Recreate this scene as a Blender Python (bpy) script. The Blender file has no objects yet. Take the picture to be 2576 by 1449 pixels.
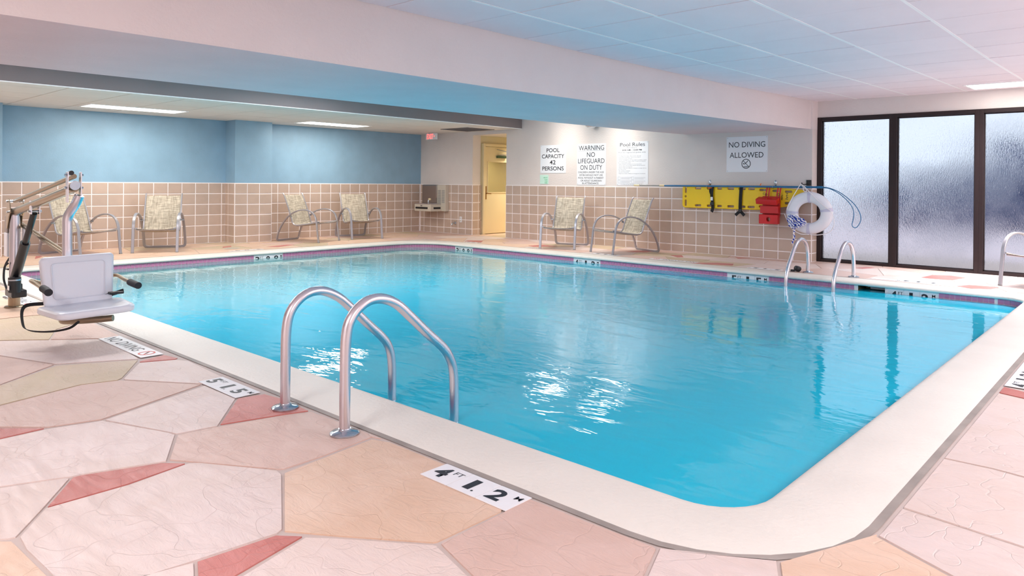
import bpy, bmesh, math, random
from mathutils import Vector, Matrix
random.seed(7)
D = bpy.data; SC = bpy.context.scene; COL = SC.collection
PI = math.pi

# ------------------------------------------------------------------ camera
FW, FH, FPX = 2576, 1449, 1795.53
U0, V0 = 1356.16, 460.39
YAW, ROLL = math.radians(41.4495), math.radians(0.5017)
cam_d = D.cameras.new('camera'); cam = D.objects.new('camera', cam_d); COL.objects.link(cam)
fw = Vector((-math.sin(YAW), math.cos(YAW), 0)); rt = Vector((math.cos(YAW), math.sin(YAW), 0)); up = Vector((0, 0, 1))
r2 = rt * math.cos(ROLL) + up * math.sin(ROLL); u2 = up * math.cos(ROLL) - rt * math.sin(ROLL)
M = Matrix((r2, u2, -fw)).transposed().to_4x4(); M.translation = Vector((13.9363, -11.3406, 1.2148))
cam.matrix_world = M
cam_d.sensor_fit = 'HORIZONTAL'; cam_d.sensor_width = 36.0; cam_d.lens = 36.0 * FPX / FW
cam_d.shift_x = -(U0 - FW / 2) / FW; cam_d.shift_y = -(FH / 2 - V0) / FW
cam_d.clip_start = 0.05; cam_d.clip_end = 200
SC.camera = cam

# ------------------------------------------------------------------ world, lamps, exposure
w = D.worlds.new('overcast_sky'); SC.world = w; w.use_nodes = True
nt = w.node_tree; nt.nodes.clear()
wo = nt.nodes.new('ShaderNodeOutputWorld'); wb = nt.nodes.new('ShaderNodeBackground')
wb.inputs[0].default_value = (0.78, 0.87, 1.0, 1); wb.inputs[1].default_value = 1.15
nt.links.new(wb.outputs[0], wo.inputs[0])
def area_lamp(name, loc, sx, sy, power, col, rot=(0, 0, 0)):
    l = D.lights.new(name, 'AREA'); l.shape = 'RECTANGLE'; l.size = sx; l.size_y = sy; l.energy = power; l.color = col
    o = D.objects.new(name, l); o.location = loc; o.rotation_euler = rot; COL.objects.link(o); return o
WARM = (1.0, 0.90, 0.78); COOL = (0.95, 0.97, 1.0); NEUT = (1.0, 0.97, 0.97)
# (the lamps sit at the ceiling fixtures built below, some of them unseen additions)
LAMPS = [  # x, y, z, size x, size y, watts, colour
    (1.09, -6.915, 2.376, 0.5, 1.35, 34, WARM), (1.04, -3.135, 2.376, 0.5, 1.35, 34, WARM),
    (1.09, -10.7, 2.376, 0.5, 1.35, 40, WARM),
    (4.72, -0.60, 2.65, 0.66, 0.66, 12, WARM), (6.05, -0.60, 2.65, 0.66, 0.66, 12, WARM),
    (4.6, -5.35, 2.65, 0.56, 1.2, 44, NEUT), (6.6, -5.15, 2.65, 0.56, 1.2, 56, NEUT),  # added lamps hidden in the recess, to brighten far deck and sign wall
    (5.5, -7.75, 2.65, 0.56, 1.2, 52, NEUT), (5.5, -9.65, 2.65, 0.56, 1.2, 66, NEUT),  # added too: hidden recess fill over the pool
    (12.62, -0.36, 2.535, 1.3, 0.56, 75, NEUT),
    (15.6, -6.24, 2.45, 1.25, 0.58, 110, COOL), (15.6, -10.24, 2.45, 1.25, 0.58, 70, COOL),  # added out of view, fill light from the camera side
    (12.0, -12.64, 2.45, 1.25, 0.58, 85, COOL), (15.4, -2.24, 2.48, 1.25, 0.58, 128, COOL),  # likewise added fill, outside the view
    (2.4, 1.3, 2.28, 0.5, 0.5, 20, (1.0, 0.93, 0.78)),
]
for x, y, z, sx, sy, p, c in LAMPS:
    o = area_lamp('ceiling_lamp', (x, y, z), sx, sy, p, c)
    if y > -1.0: o.data.spread = math.radians(105)      # spread narrowed to keep glare off the nearby walls
SC.view_settings.view_transform = 'Standard'; SC.view_settings.look = 'None'
SC.view_settings.gamma = 1.0; SC.view_settings.use_curve_mapping = False
SC.view_settings.exposure = -0.02
cy = SC.cycles
cy.use_denoising = True; cy.max_bounces = 9; cy.diffuse_bounces = 5; cy.glossy_bounces = 4
cy.use_adaptive_sampling = True; cy.adaptive_threshold = 0.05; cy.adaptive_min_samples = 16
cy.transmission_bounces = 8; cy.transparent_max_bounces = 12
cy.sample_clamp_indirect = 8.0; cy.caustics_reflective = False; cy.caustics_refractive = True

# ------------------------------------------------------------------ materials
def lin(c):
    c = c / 255.0
    return c / 12.92 if c <= 0.04045 else ((c + 0.055) / 1.055) ** 2.4
def rgb(r, g, b): return (lin(r), lin(g), lin(b), 1)
def base(name):
    m = D.materials.new(name); m.use_nodes = True; t = m.node_tree
    return m, t, t.nodes['Principled BSDF']
def N(t, kind, **kw):
    n = t.nodes.new(kind)
    for k, v in kw.items():
        if k.startswith('i_'): n.inputs[k[2:].replace('_', ' ')].default_value = v
        else: setattr(n, k, v)
    return n
def mat(name, col, rough=0.5, metal=0.0, var=0.0, vscale=8.0, bump=0.0, bscale=60.0, objvar=0.0, col2=None,
        bdist=0.01, stretch=None, coat=0.0, detail=4.0, spec=None):
    m, t, p = base(name); L = t.links
    p.inputs['Roughness'].default_value = rough; p.inputs['Metallic'].default_value = metal
    if coat: p.inputs['Coat Weight'].default_value = coat
    if spec is not None: p.inputs['Specular IOR Level'].default_value = spec
    p.inputs['Base Color'].default_value = col
    src = None
    if var or bump or objvar:
        tc = N(t, 'ShaderNodeTexCoord'); geo = N(t, 'ShaderNodeNewGeometry')
        vec = geo.outputs['Position']
        if stretch:
            mp = N(t, 'ShaderNodeMapping'); mp.inputs['Scale'].default_value = stretch
            L.new(vec, mp.inputs['Vector']); vec = mp.outputs[0]
    if var:
        nz = N(t, 'ShaderNodeTexNoise'); nz.inputs['Scale'].default_value = vscale; nz.inputs['Detail'].default_value = detail
        L.new(vec, nz.inputs['Vector'])
        mx = N(t, 'ShaderNodeMix', data_type='RGBA')
        c2 = col2 or tuple(c * (1 - var) for c in col[:3]) + (1,)
        mx.inputs[6].default_value = col; mx.inputs[7].default_value = c2
        rp = N(t, 'ShaderNodeMapRange'); rp.inputs[1].default_value = 0.35; rp.inputs[2].default_value = 0.68
        L.new(nz.outputs['Fac'], rp.inputs[0]); L.new(rp.outputs[0], mx.inputs[0])
        src = mx.outputs[2]
    if objvar:
        oi = N(t, 'ShaderNodeObjectInfo'); hv = N(t, 'ShaderNodeHueSaturation')
        mr = N(t, 'ShaderNodeMapRange'); mr.inputs[3].default_value = 1 - objvar; mr.inputs[4].default_value = 1 + objvar
        L.new(oi.outputs['Random'], mr.inputs[0]); L.new(mr.outputs[0], hv.inputs['Value'])
        if src is None: hv.inputs['Color'].default_value = col
        else: L.new(src, hv.inputs['Color'])
        src = hv.outputs[0]
    if src is not None: L.new(src, p.inputs['Base Color'])
    if bump:
        nb = N(t, 'ShaderNodeTexNoise'); nb.inputs['Scale'].default_value = bscale; nb.inputs['Detail'].default_value = 3
        L.new(vec, nb.inputs['Vector'])
        bp = N(t, 'ShaderNodeBump'); bp.inputs['Strength'].default_value = bump; bp.inputs['Distance'].default_value = bdist
        L.new(nb.outputs['Fac'], bp.inputs['Height']); L.new(bp.outputs[0], p.inputs['Normal'])
    return m
def emit(name, col, s):
    m, t, p = base(name); p.inputs['Base Color'].default_value = (0.8, 0.8, 0.8, 1)
    p.inputs['Emission Color'].default_value = col; p.inputs['Emission Strength'].default_value = s; return m

m_blue = mat('blue_plaster_paint', rgb(142, 179, 206), 0.45, var=0.10, vscale=3, bump=0.25, bscale=55, bdist=0.006)
m_cream = mat('cream_plaster_paint', rgb(226, 218, 216), 0.5, var=0.05, vscale=2, bump=0.45, bscale=38, bdist=0.008)
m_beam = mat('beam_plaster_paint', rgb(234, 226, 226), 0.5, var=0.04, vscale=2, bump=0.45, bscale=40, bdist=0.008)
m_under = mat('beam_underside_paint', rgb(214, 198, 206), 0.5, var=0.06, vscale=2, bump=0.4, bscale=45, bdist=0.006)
m_fascia = mat('fascia_paint', rgb(128, 120, 122), 0.6, var=0.05, vscale=2, bump=0.2, bscale=45, bdist=0.005)
m_tile = mat('beige_glazed_tile', rgb(196, 175, 162), 0.32, var=0.07, vscale=6, objvar=0.035, bump=0.04, bscale=30, bdist=0.004)
m_grout = mat('white_grout', rgb(250, 244, 246), 0.7)
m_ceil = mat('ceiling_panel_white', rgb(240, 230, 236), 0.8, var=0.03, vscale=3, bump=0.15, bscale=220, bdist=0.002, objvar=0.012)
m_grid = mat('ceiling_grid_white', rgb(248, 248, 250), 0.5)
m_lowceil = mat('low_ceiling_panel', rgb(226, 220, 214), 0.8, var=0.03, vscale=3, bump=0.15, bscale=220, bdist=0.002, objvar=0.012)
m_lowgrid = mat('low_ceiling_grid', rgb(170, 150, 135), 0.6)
m_coping = mat('coping_white_plaster', rgb(236, 230, 222), 0.45, var=0.05, vscale=2.5, bump=0.55, bscale=42, bdist=0.006)
m_joint = mat('grey_sealant', rgb(170, 160, 154), 0.6, var=0.25, vscale=5)
m_slab = mat('deck_grout', rgb(206, 190, 184), 0.7, var=0.1, vscale=4)
def stone(name, a, b):
    m, t, p = base(name); L = t.links
    geo = N(t, 'ShaderNodeNewGeometry')
    n1 = N(t, 'ShaderNodeTexNoise'); n1.inputs['Scale'].default_value = 1.7; n1.inputs['Detail'].default_value = 6; n1.inputs['Roughness'].default_value = 0.62
    n1.inputs['Distortion'].default_value = 1.2
    L.new(geo.outputs['Position'], n1.inputs['Vector'])
    mr = N(t, 'ShaderNodeMapRange'); mr.inputs[1].default_value = 0.36; mr.inputs[2].default_value = 0.66
    L.new(n1.outputs['Fac'], mr.inputs[0])
    mx = N(t, 'ShaderNodeMix', data_type='RGBA'); mx.inputs[6].default_value = a; mx.inputs[7].default_value = b
    L.new(mr.outputs[0], mx.inputs[0])
    oi = N(t, 'ShaderNodeObjectInfo'); hv = N(t, 'ShaderNodeHueSaturation')
    m2 = N(t, 'ShaderNodeMapRange'); m2.inputs[3].default_value = 0.96; m2.inputs[4].default_value = 1.03
    L.new(oi.outputs['Random'], m2.inputs[0]); L.new(m2.outputs[0], hv.inputs['Value']); L.new(mx.outputs[2], hv.inputs['Color'])
    L.new(hv.outputs[0], p.inputs['Base Color'])
    # trowelled slate texture: stretched, distorted noise
    mp = N(t, 'ShaderNodeMapping'); mp.inputs['Scale'].default_value = (5, 16, 5); mp.inputs['Rotation'].default_value = (0, 0, 0.7)
    L.new(geo.outputs['Position'], mp.inputs['Vector'])
    n2 = N(t, 'ShaderNodeTexNoise'); n2.inputs['Scale'].default_value = 1.0; n2.inputs['Detail'].default_value = 7; n2.inputs['Distortion'].default_value = 2.0
    n2.inputs['Roughness'].default_value = 0.62
    L.new(mp.outputs[0], n2.inputs['Vector'])
    vo = N(t, 'ShaderNodeTexVoronoi'); vo.feature = 'DISTANCE_TO_EDGE'; vo.inputs['Scale'].default_value = 2.3
    wv = N(t, 'ShaderNodeVectorMath', operation='ADD'); n3 = N(t, 'ShaderNodeTexNoise'); n3.inputs['Scale'].default_value = 3.0
    L.new(geo.outputs['Position'], n3.inputs['Vector']); L.new(geo.outputs['Position'], wv.inputs[0]); L.new(n3.outputs['Color'], wv.inputs[1])
    L.new(wv.outputs[0], vo.inputs['Vector'])
    cr = N(t, 'ShaderNodeMapRange'); cr.inputs[1].default_value = 0.0; cr.inputs[2].default_value = 0.015; cr.inputs[3].default_value = -0.25; cr.inputs[4].default_value = 0
    L.new(vo.outputs['Distance'], cr.inputs[0])
    ad = N(t, 'ShaderNodeMath', operation='ADD'); L.new(n2.outputs['Fac'], ad.inputs[0]); L.new(cr.outputs[0], ad.inputs[1])
    bp = N(t, 'ShaderNodeBump'); bp.inputs['Strength'].default_value = 0.55; bp.inputs['Distance'].default_value = 0.012
    L.new(ad.outputs[0], bp.inputs['Height']); L.new(bp.outputs[0], p.inputs['Normal'])
    p.inputs['Roughness'].default_value = 0.42
    return m
M_ST = {'pale': stone('pale_pink_stone', rgb(230, 212, 208), rgb(224, 204, 196)),
        'rose': stone('rose_brown_stone', rgb(220, 190, 180), rgb(214, 182, 170)),
        'peach': stone('peach_stone', rgb(230, 200, 180), rgb(222, 188, 164)),
        'red': stone('red_stone', rgb(206, 130, 124), rgb(190, 108, 100)),
        'olive': stone('olive_tan_stone', rgb(212, 190, 168), rgb(204, 184, 152))}
m_pink = mat('pink_waterline_tile', rgb(198, 128, 168), 0.2, objvar=0.04)
m_pool = mat('pale_blue_pool_plaster', rgb(150, 222, 238), 0.6, var=0.12, vscale=1.5)
m_steel = mat('brushed_stainless_steel', rgb(222, 220, 228), 0.27, metal=1.0, var=0.05, vscale=20, stretch=(1, 1, 0.1))
m_chrome = mat('polished_steel', rgb(190, 200, 210), 0.15, metal=1.0)
m_alu = mat('grey_powder_coated_aluminium', rgb(172, 170, 178), 0.35, metal=0.55)
m_black = mat('black_plastic', rgb(30, 31, 36), 0.35)
m_rubber = mat('black_foam_grip', rgb(38, 40, 48), 0.7)
m_web = mat('black_webbing', rgb(24, 24, 28), 0.8)
m_white = mat('white_moulded_plastic', rgb(236, 240, 250), 0.3)
m_whitep = mat('white_sign_panel', rgb(240, 243, 250), 0.25, coat=0.3)
m_ink = mat('black_ink', rgb(30, 32, 42), 0.5)
m_ink2 = mat('grey_ink', rgb(96, 100, 116), 0.6)
m_plate = mat('white_marker_tile', rgb(240, 240, 244), 0.3)
m_redink = mat('red_ink', rgb(214, 92, 84), 0.5)
m_bronze = mat('dark_bronze_aluminium', rgb(44, 32, 34), 0.4, metal=0.3)
m_yellow = mat('yellow_polyethylene', rgb(248, 208, 20), 0.38, var=0.05, vscale=4)
m_red = mat('red_vinyl_foam', rgb(200, 28, 34), 0.4)
m_bluepole = mat('blue_painted_aluminium', rgb(36, 110, 160), 0.3)
m_creamgrip = mat('cream_grip', rgb(226, 208, 170), 0.5)
m_green = mat('pale_green_notice', rgb(205, 240, 228), 0.5)
m_greenink = mat('green_ink', rgb(70, 200, 140), 0.5)
m_door = mat('cream_door_paint', rgb(232, 216, 178), 0.45, var=0.04, vscale=2)
m_hall = mat('yellow_hall_wall', rgb(226, 214, 180), 0.6)
m_brass = mat('aged_brass', rgb(140, 104, 60), 0.35, metal=0.8)
m_grey = mat('grey_plastic', rgb(150, 150, 150), 0.5)
m_beige = mat('beige_enamel', rgb(204, 196, 184), 0.4)
m_orange = mat('orange_plastic_hook', rgb(250, 120, 30), 0.4)
m_rope = mat('white_rope', rgb(238, 238, 244), 0.7)
m_tan = mat('tan_tinted_steel', rgb(158, 140, 118), 0.3, metal=0.9)  # stainless tubes; golden reflection on the turning bar put into the colour
m_ledwhite = emit('lit_diffuser', (1.0, 0.95, 0.86, 1), 5.5)
m_exit = emit('lit_exit_red', (1.0, 0.04, 0.03, 1), 1.8)

def rope_mat():
    m, t, p = base('blue_white_braided_rope'); L = t.links
    tc = N(t, 'ShaderNodeTexCoord'); wv = N(t, 'ShaderNodeTexWave'); wv.inputs['Scale'].default_value = 11
    wv.bands_direction = 'DIAGONAL'; wv.inputs['Distortion'].default_value = 6; wv.inputs['Detail Scale'].default_value = 2
    L.new(tc.outputs['Object'], wv.inputs['Vector'])
    cr = N(t, 'ShaderNodeValToRGB'); cr.color_ramp.interpolation = 'CONSTANT'
    cr.color_ramp.elements[0].color = rgb(240, 242, 250); cr.color_ramp.elements[1].color = rgb(30, 60, 170); cr.color_ramp.elements[1].position = 0.48
    L.new(wv.outputs['Fac'], cr.inputs[0]); L.new(cr.outputs[0], p.inputs['Base Color']); p.inputs['Roughness'].default_value = 0.7
    return m
m_rope2 = rope_mat()

def sling_mat():
    m, t, p = base('woven_sling_fabric'); L = t.links
    tc = N(t, 'ShaderNodeTexCoord'); cols = []
    for sc in ((110, 7, 7), (7, 80, 80)):
        mp = N(t, 'ShaderNodeMapping'); mp.inputs['Scale'].default_value = sc
        L.new(tc.outputs['Object'], mp.inputs['Vector'])
        n = N(t, 'ShaderNodeTexNoise'); n.inputs['Scale'].default_value = 1.0; n.inputs['Detail'].default_value = 2
        L.new(mp.outputs[0], n.inputs['Vector']); cols.append(n.outputs['Fac'])
    ad = N(t, 'ShaderNodeMath', operation='ADD'); L.new(cols[0], ad.inputs[0]); L.new(cols[1], ad.inputs[1])
    mr = N(t, 'ShaderNodeMapRange'); mr.inputs[1].default_value = 0.8; mr.inputs[2].default_value = 1.2
    L.new(ad.outputs[0], mr.inputs[0])
    mx = N(t, 'ShaderNodeMix', data_type='RGBA'); mx.inputs[6].default_value = rgb(146, 136, 122); mx.inputs[7].default_value = rgb(206, 196, 180)
    L.new(mr.outputs[0], mx.inputs[0]); L.new(mx.outputs[2], p.inputs['Base Color']); p.inputs['Roughness'].default_value = 0.75
    return m
m_sling = sling_mat()

def water_mat():
    m = D.materials.new('pool_water'); m.use_nodes = True; t = m.node_tree; t.nodes.clear(); L = t.links
    out = N(t, 'ShaderNodeOutputMaterial'); tr = N(t, 'ShaderNodeBsdfTransparent'); gl = N(t, 'ShaderNodeBsdfGlossy')
    tr.inputs[0].default_value = (0.40, 0.93, 1.0, 1)
    gl.inputs['Color'].default_value = (1, 1, 1, 1); gl.inputs['Roughness'].default_value = 0.02
    geo = N(t, 'ShaderNodeNewGeometry')
    mp = N(t, 'ShaderNodeMapping'); mp.inputs['Rotation'].default_value = (0, 0, 0.72); mp.inputs['Scale'].default_value = (1.0, 2.2, 1)
    L.new(geo.outputs['Position'], mp.inputs['Vector'])
    a = N(t, 'ShaderNodeTexNoise'); a.inputs['Scale'].default_value = 1.6; a.inputs['Detail'].default_value = 3; a.inputs['Distortion'].default_value = 0.8
    b = N(t, 'ShaderNodeTexNoise'); b.inputs['Scale'].default_value = 7.0; b.inputs['Detail'].default_value = 2
    L.new(mp.outputs[0], a.inputs['Vector']); L.new(mp.outputs[0], b.inputs['Vector'])
    mu = N(t, 'ShaderNodeMath', operation='MULTIPLY'); mu.inputs[1].default_value = 0.17; L.new(b.outputs['Fac'], mu.inputs[0])
    ad = N(t, 'ShaderNodeMath', operation='ADD'); L.new(a.outputs['Fac'], ad.inputs[0]); L.new(mu.outputs[0], ad.inputs[1])
    bp = N(t, 'ShaderNodeBump'); bp.inputs['Strength'].default_value = 0.5; bp.inputs['Distance'].default_value = 0.012
    L.new(ad.outputs[0], bp.inputs['Height']); L.new(bp.outputs[0], gl.inputs['Normal'])
    fr = N(t, 'ShaderNodeFresnel'); fr.inputs['IOR'].default_value = 1.42; L.new(bp.outputs[0], fr.inputs['Normal'])
    df = N(t, 'ShaderNodeBsdfDiffuse'); sx_ = N(t, 'ShaderNodeSeparateXYZ'); L.new(geo.outputs['Position'], sx_.inputs[0])
    dp = N(t, 'ShaderNodeMapRange'); dp.inputs[1].default_value = 2.4; dp.inputs[2].default_value = 8.2; L.new(sx_.outputs[0], dp.inputs[0])
    cm = N(t, 'ShaderNodeMix', data_type='RGBA'); cm.inputs[6].default_value = (0.20, 0.46, 0.50, 1); cm.inputs[7].default_value = (0.02, 0.68, 0.98, 1)
    L.new(dp.outputs[0], cm.inputs[0]); L.new(cm.outputs[2], df.inputs[0])      # light scattered back by the water body: paler where the pool is shallow
    bd = N(t, 'ShaderNodeMixShader'); bd.inputs[0].default_value = 0.74; L.new(tr.outputs[0], bd.inputs[1]); L.new(df.outputs[0], bd.inputs[2])
    mx = N(t, 'ShaderNodeMixShader'); L.new(fr.outputs[0], mx.inputs[0]); L.new(bd.outputs[0], mx.inputs[1]); L.new(gl.outputs[0], mx.inputs[2])
    L.new(mx.outputs[0], out.inputs[0])
    return m
m_water = water_mat()

def pane_mat():
    m, t, p = base('wet_obscure_glass'); L = t.links
    p.inputs['Base Color'].default_value = (0.96, 0.98, 1, 1); p.inputs['Transmission Weight'].default_value = 1.0
    p.inputs['Roughness'].default_value = 0.2; p.inputs['IOR'].default_value = 1.35
    geo = N(t, 'ShaderNodeNewGeometry'); mp = N(t, 'ShaderNodeMapping'); mp.inputs['Scale'].default_value = (60, 1, 22)
    L.new(geo.outputs['Position'], mp.inputs['Vector'])
    n = N(t, 'ShaderNodeTexNoise'); n.inputs['Scale'].default_value = 1; n.inputs['Detail'].default_value = 2; L.new(mp.outputs[0], n.inputs['Vector'])
    n2 = N(t, 'ShaderNodeTexNoise'); n2.inputs['Scale'].default_value = 1.6; n2.inputs['Detail'].default_value = 4; L.new(geo.outputs['Position'], n2.inputs['Vector'])
    rm = N(t, 'ShaderNodeMapRange'); rm.inputs[1].default_value = .38; rm.inputs[2].default_value = .62; rm.inputs[3].default_value = .12; rm.inputs[4].default_value = .27
    L.new(n2.outputs['Fac'], rm.inputs[0]); L.new(rm.outputs[0], p.inputs['Roughness'])
    bp = N(t, 'ShaderNodeBump'); bp.inputs['Strength'].default_value = 1.0; bp.inputs['Distance'].default_value = 0.016
    L.new(n.outputs['Fac'], bp.inputs['Height']); L.new(bp.outputs[0], p.inputs['Normal'])
    return m
m_pane = pane_mat()

# ------------------------------------------------------------------ geometry helpers
def link(o, parent=None):
    COL.objects.link(o)
    if parent is not None: o.parent = parent
    return o
def obj(name, bm_or_me, material, parent=None, loc=(0, 0, 0), rot=(0, 0, 0), smooth=False, kind=None):
    if isinstance(bm_or_me, bmesh.types.BMesh):
        bmesh.ops.recalc_face_normals(bm_or_me, faces=bm_or_me.faces)
        me = D.meshes.new(name); bm_or_me.to_mesh(me); bm_or_me.free()
    else: me = bm_or_me
    if material is not None and len(me.materials) == 0: me.materials.append(material)
    if smooth: me.shade_smooth(); me.set_sharp_from_angle(angle=math.radians(40))
    o = D.objects.new(name, me); o.location = loc; o.rotation_euler = rot
    if kind: o['kind'] = kind
    return link(o, parent)
def thing(name, label, cat, loc=(0, 0, 0), rotz=0.0, group=None):
    o = D.objects.new(name, None); o.empty_display_size = 0.1; o.location = loc; o.rotation_euler = (0, 0, rotz)
    o['label'] = label; o['category'] = cat
    if group: o['group'] = group
    return link(o)
def tag(o, label, cat, group=None):
    o['label'] = label; o['category'] = cat
    if group: o['group'] = group
    return o
def bx(bm, x0, x1, y0, y1, z0, z1, bev=0.0):
    vs = [bm.verts.new((x, y, z)) for x in (x0, x1) for y in (y0, y1) for z in (z0, z1)]
    fs = [(0, 1, 3, 2), (4, 6, 7, 5), (0, 4, 5, 1), (2, 3, 7, 6), (0, 2, 6, 4), (1, 5, 7, 3)]
    f = [bm.faces.new([vs[i] for i in q]) for q in fs]
    if bev:
        es = list({e for q in f for e in q.edges})
        bmesh.ops.bevel(bm, geom=es, offset=bev, segments=2, affect='EDGES', profile=0.6)
    return bm
def box(x0, x1, y0, y1, z0, z1, bev=0.0): return bx(bmesh.new(), x0, x1, y0, y1, z0, z1, bev)
def catmull(pts, n=6, closed=False):
    P = [Vector(p) for p in pts]; out = []; m = len(P)
    rng = range(m if closed else m - 1)
    for i in rng:
        p0 = P[(i - 1) % m] if (closed or i > 0) else P[0] * 2 - P[1]
        p1, p2 = P[i % m], P[(i + 1) % m]
        p3 = P[(i + 2) % m] if (closed or i + 2 < m) else P[-1] * 2 - P[-2]
        for k in range(n):
            t = k / n
            out.append(0.5 * ((2 * p1) + (p2 - p0) * t + (2 * p0 - 5 * p1 + 4 * p2 - p3) * t * t + (3 * p1 - p0 - 3 * p2 + p3) * t ** 3))
    if not closed: out.append(P[-1])
    return out
def circ(r, n=12): return [(r * math.cos(2 * PI * k / n), r * math.sin(2 * PI * k / n)) for k in range(n)]
def flat(w, h, c=0.3):  # rounded-rectangle profile, w along the binormal, h along the normal
    a, b = w / 2, h / 2; k = min(a, b) * c
    return [(a - k, -b), (a, -b + k), (a, b - k), (a - k, b), (-a + k, b), (-a, b - k), (-a, -b + k), (-a + k, -b)]
def sweep(bm, path, prof, closed=False, bin0=None, caps=True, scale=None):
    path = [Vector(p) for p in path]; m = len(path); rings = []
    def tan(i):
        a = path[(i - 1) % m] if (closed or i > 0) else path[i]
        b = path[(i + 1) % m] if (closed or i < m - 1) else path[i]
        return (b - a).normalized()
    t = tan(0)
    b = Vector(bin0) if bin0 else (Vector((1, 0, 0)) if abs(t.x) < 0.8 else Vector((0, 1, 0)))
    b = (b - t * b.dot(t)).normalized()
    for i in range(m):
        t2 = tan(i)
        q = t.rotation_difference(t2); b = q @ b; b = (b - t2 * b.dot(t2)).normalized(); t = t2
        n = t.cross(b); s = scale(i / (m - 1)) if scale else 1.0
        rings.append([bm.verts.new(path[i] + (b * x + n * y) * s) for x, y in prof])
    k = len(prof)
    for i in range(m if closed else m - 1):
        A, B = rings[i], rings[(i + 1) % m]
        for j in range(k): bm.faces.new((A[j], A[(j + 1) % k], B[(j + 1) % k], B[j]))
    if caps and not closed:
        bm.faces.new(rings[0][::-1]); bm.faces.new(rings[-1])
    return bm
def tube(path, r, n=12, closed=False, smoothn=0, bm=None):
    if smoothn: path = catmull(path, smoothn, closed)
    return sweep(bm or bmesh.new(), path, circ(r, n), closed)
def cyl(p0, p1, r, n=16, bm=None, r1=None):
    bm = bm or bmesh.new(); p0, p1 = Vector(p0), Vector(p1)
    return sweep(bm, [p0, p1], circ(r, n), scale=(lambda t: 1 + (r1 / r - 1) * t) if r1 else None)
def lathe(prof, n=32, bm=None, mtx=None):   # (r, z) profile round z
    bm = bm or bmesh.new(); rings = []
    for r, z in prof:
        if r < 1e-6: rings.append([bm.verts.new((0, 0, z))])
        else: rings.append([bm.verts.new((r * math.cos(2 * PI * k / n), r * math.sin(2 * PI * k / n), z)) for k in range(n)])
    for A, B in zip(rings, rings[1:]):
        for j in range(n):
            j2 = (j + 1) % n
            if len(A) == 1 and len(B) == 1: continue
            if len(A) == 1: bm.faces.new((A[0], B[j], B[j2]))
            elif len(B) == 1: bm.faces.new((A[j], A[j2], B[0]))
            else: bm.faces.new((A[j], A[j2], B[j2], B[j]))
    if mtx is not None: bmesh.ops.transform(bm, matrix=mtx, verts=bm.verts)
    return bm
def prism(poly, z0, z1, bm=None, bev=0.0):
    bm = bm or bmesh.new()
    A = [bm.verts.new((x, y, z0)) for x, y in poly]; B = [bm.verts.new((x, y, z1)) for x, y in poly]
    n = len(poly)
    bm.faces.new(A[::-1]); top = bm.faces.new(B)
    for i in range(n): bm.faces.new((A[i], A[(i + 1) % n], B[(i + 1) % n], B[i]))
    return bm
def rrect(x0, x1, y0, y1, rad, seg=6):
    """rounded rectangle, counter-clockwise; rad = (r at x0y0, x1y0, x1y1, x0y1)"""
    if not isinstance(rad, (tuple, list)): rad = (rad,) * 4
    out = []
    for (cx, cy, sx, sy, r, a0) in ((x0, y0, 1, 1, rad[0], PI), (x1, y0, -1, 1, rad[1], 1.5 * PI), (x1, y1, -1, -1, rad[2], 0), (x0, y1, 1, -1, rad[3], PI / 2)):
        for k in range(seg + 1):
            a = a0 + (PI / 2) * k / seg
            out.append((cx + sx * r + r * math.cos(a), cy + sy * r + r * math.sin(a)))
    return out
def plate_curve(name, outline, holes, depth, bev=0.0):
    """flat plate with holes in the xy plane, thickness depth, as a mesh"""
    cu = D.curves.new(name, 'CURVE'); cu.dimensions = '2D'; cu.fill_mode = 'BOTH'; cu.extrude = depth / 2 - bev; cu.bevel_depth = bev; cu.bevel_resolution = 2
    if bev: cu.offset = -bev
    for pts in [outline] + holes:
        s = cu.splines.new('POLY'); s.points.add(len(pts) - 1); s.use_cyclic_u = True
        for p, (x, y) in zip(s.points, pts): p.co = (x, y, 0, 1)
    o = D.objects.new(name, cu); me = D.meshes.new_from_object(o); D.objects.remove(o); D.curves.remove(cu)
    me.materials.clear(); return me
def text_bm(bm, s, cx, cy, w=None, h=None, bold=0.0, depth=0.0, rot=0.0, align='C'):
    cu = D.curves.new('txt', 'FONT'); cu.body = s; cu.size = 1.0; cu.resolution_u = 3; cu.offset = bold
    if depth: cu.extrude = depth
    o = D.objects.new('txt', cu); me = D.meshes.new_from_object(o); D.objects.remove(o); D.curves.remove(cu)
    xs = [v.co.x for v in me.vertices]; ys = [v.co.y for v in me.vertices]
    if not xs: return bm
    x0, x1, y0, y1 = min(xs), max(xs), min(ys), max(ys)
    sy = h / (y1 - y0) if h else None; sx = w / (x1 - x0) if w else None
    if sx is None: sx = sy
    if sy is None: sy = sx
    ox = {'C': (x0 + x1) / 2, 'L': x0, 'R': x1}[align]
    T = Matrix.Translation((cx, cy, 0)) @ Matrix.Rotation(rot, 4, 'Z') @ Matrix.Diagonal((sx, sy, 1, 1)) @ Matrix.Translation((-ox, -(y0 + y1) / 2, 0))
    me.transform(T); bm.from_mesh(me); D.meshes.remove(me); return bm
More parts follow.
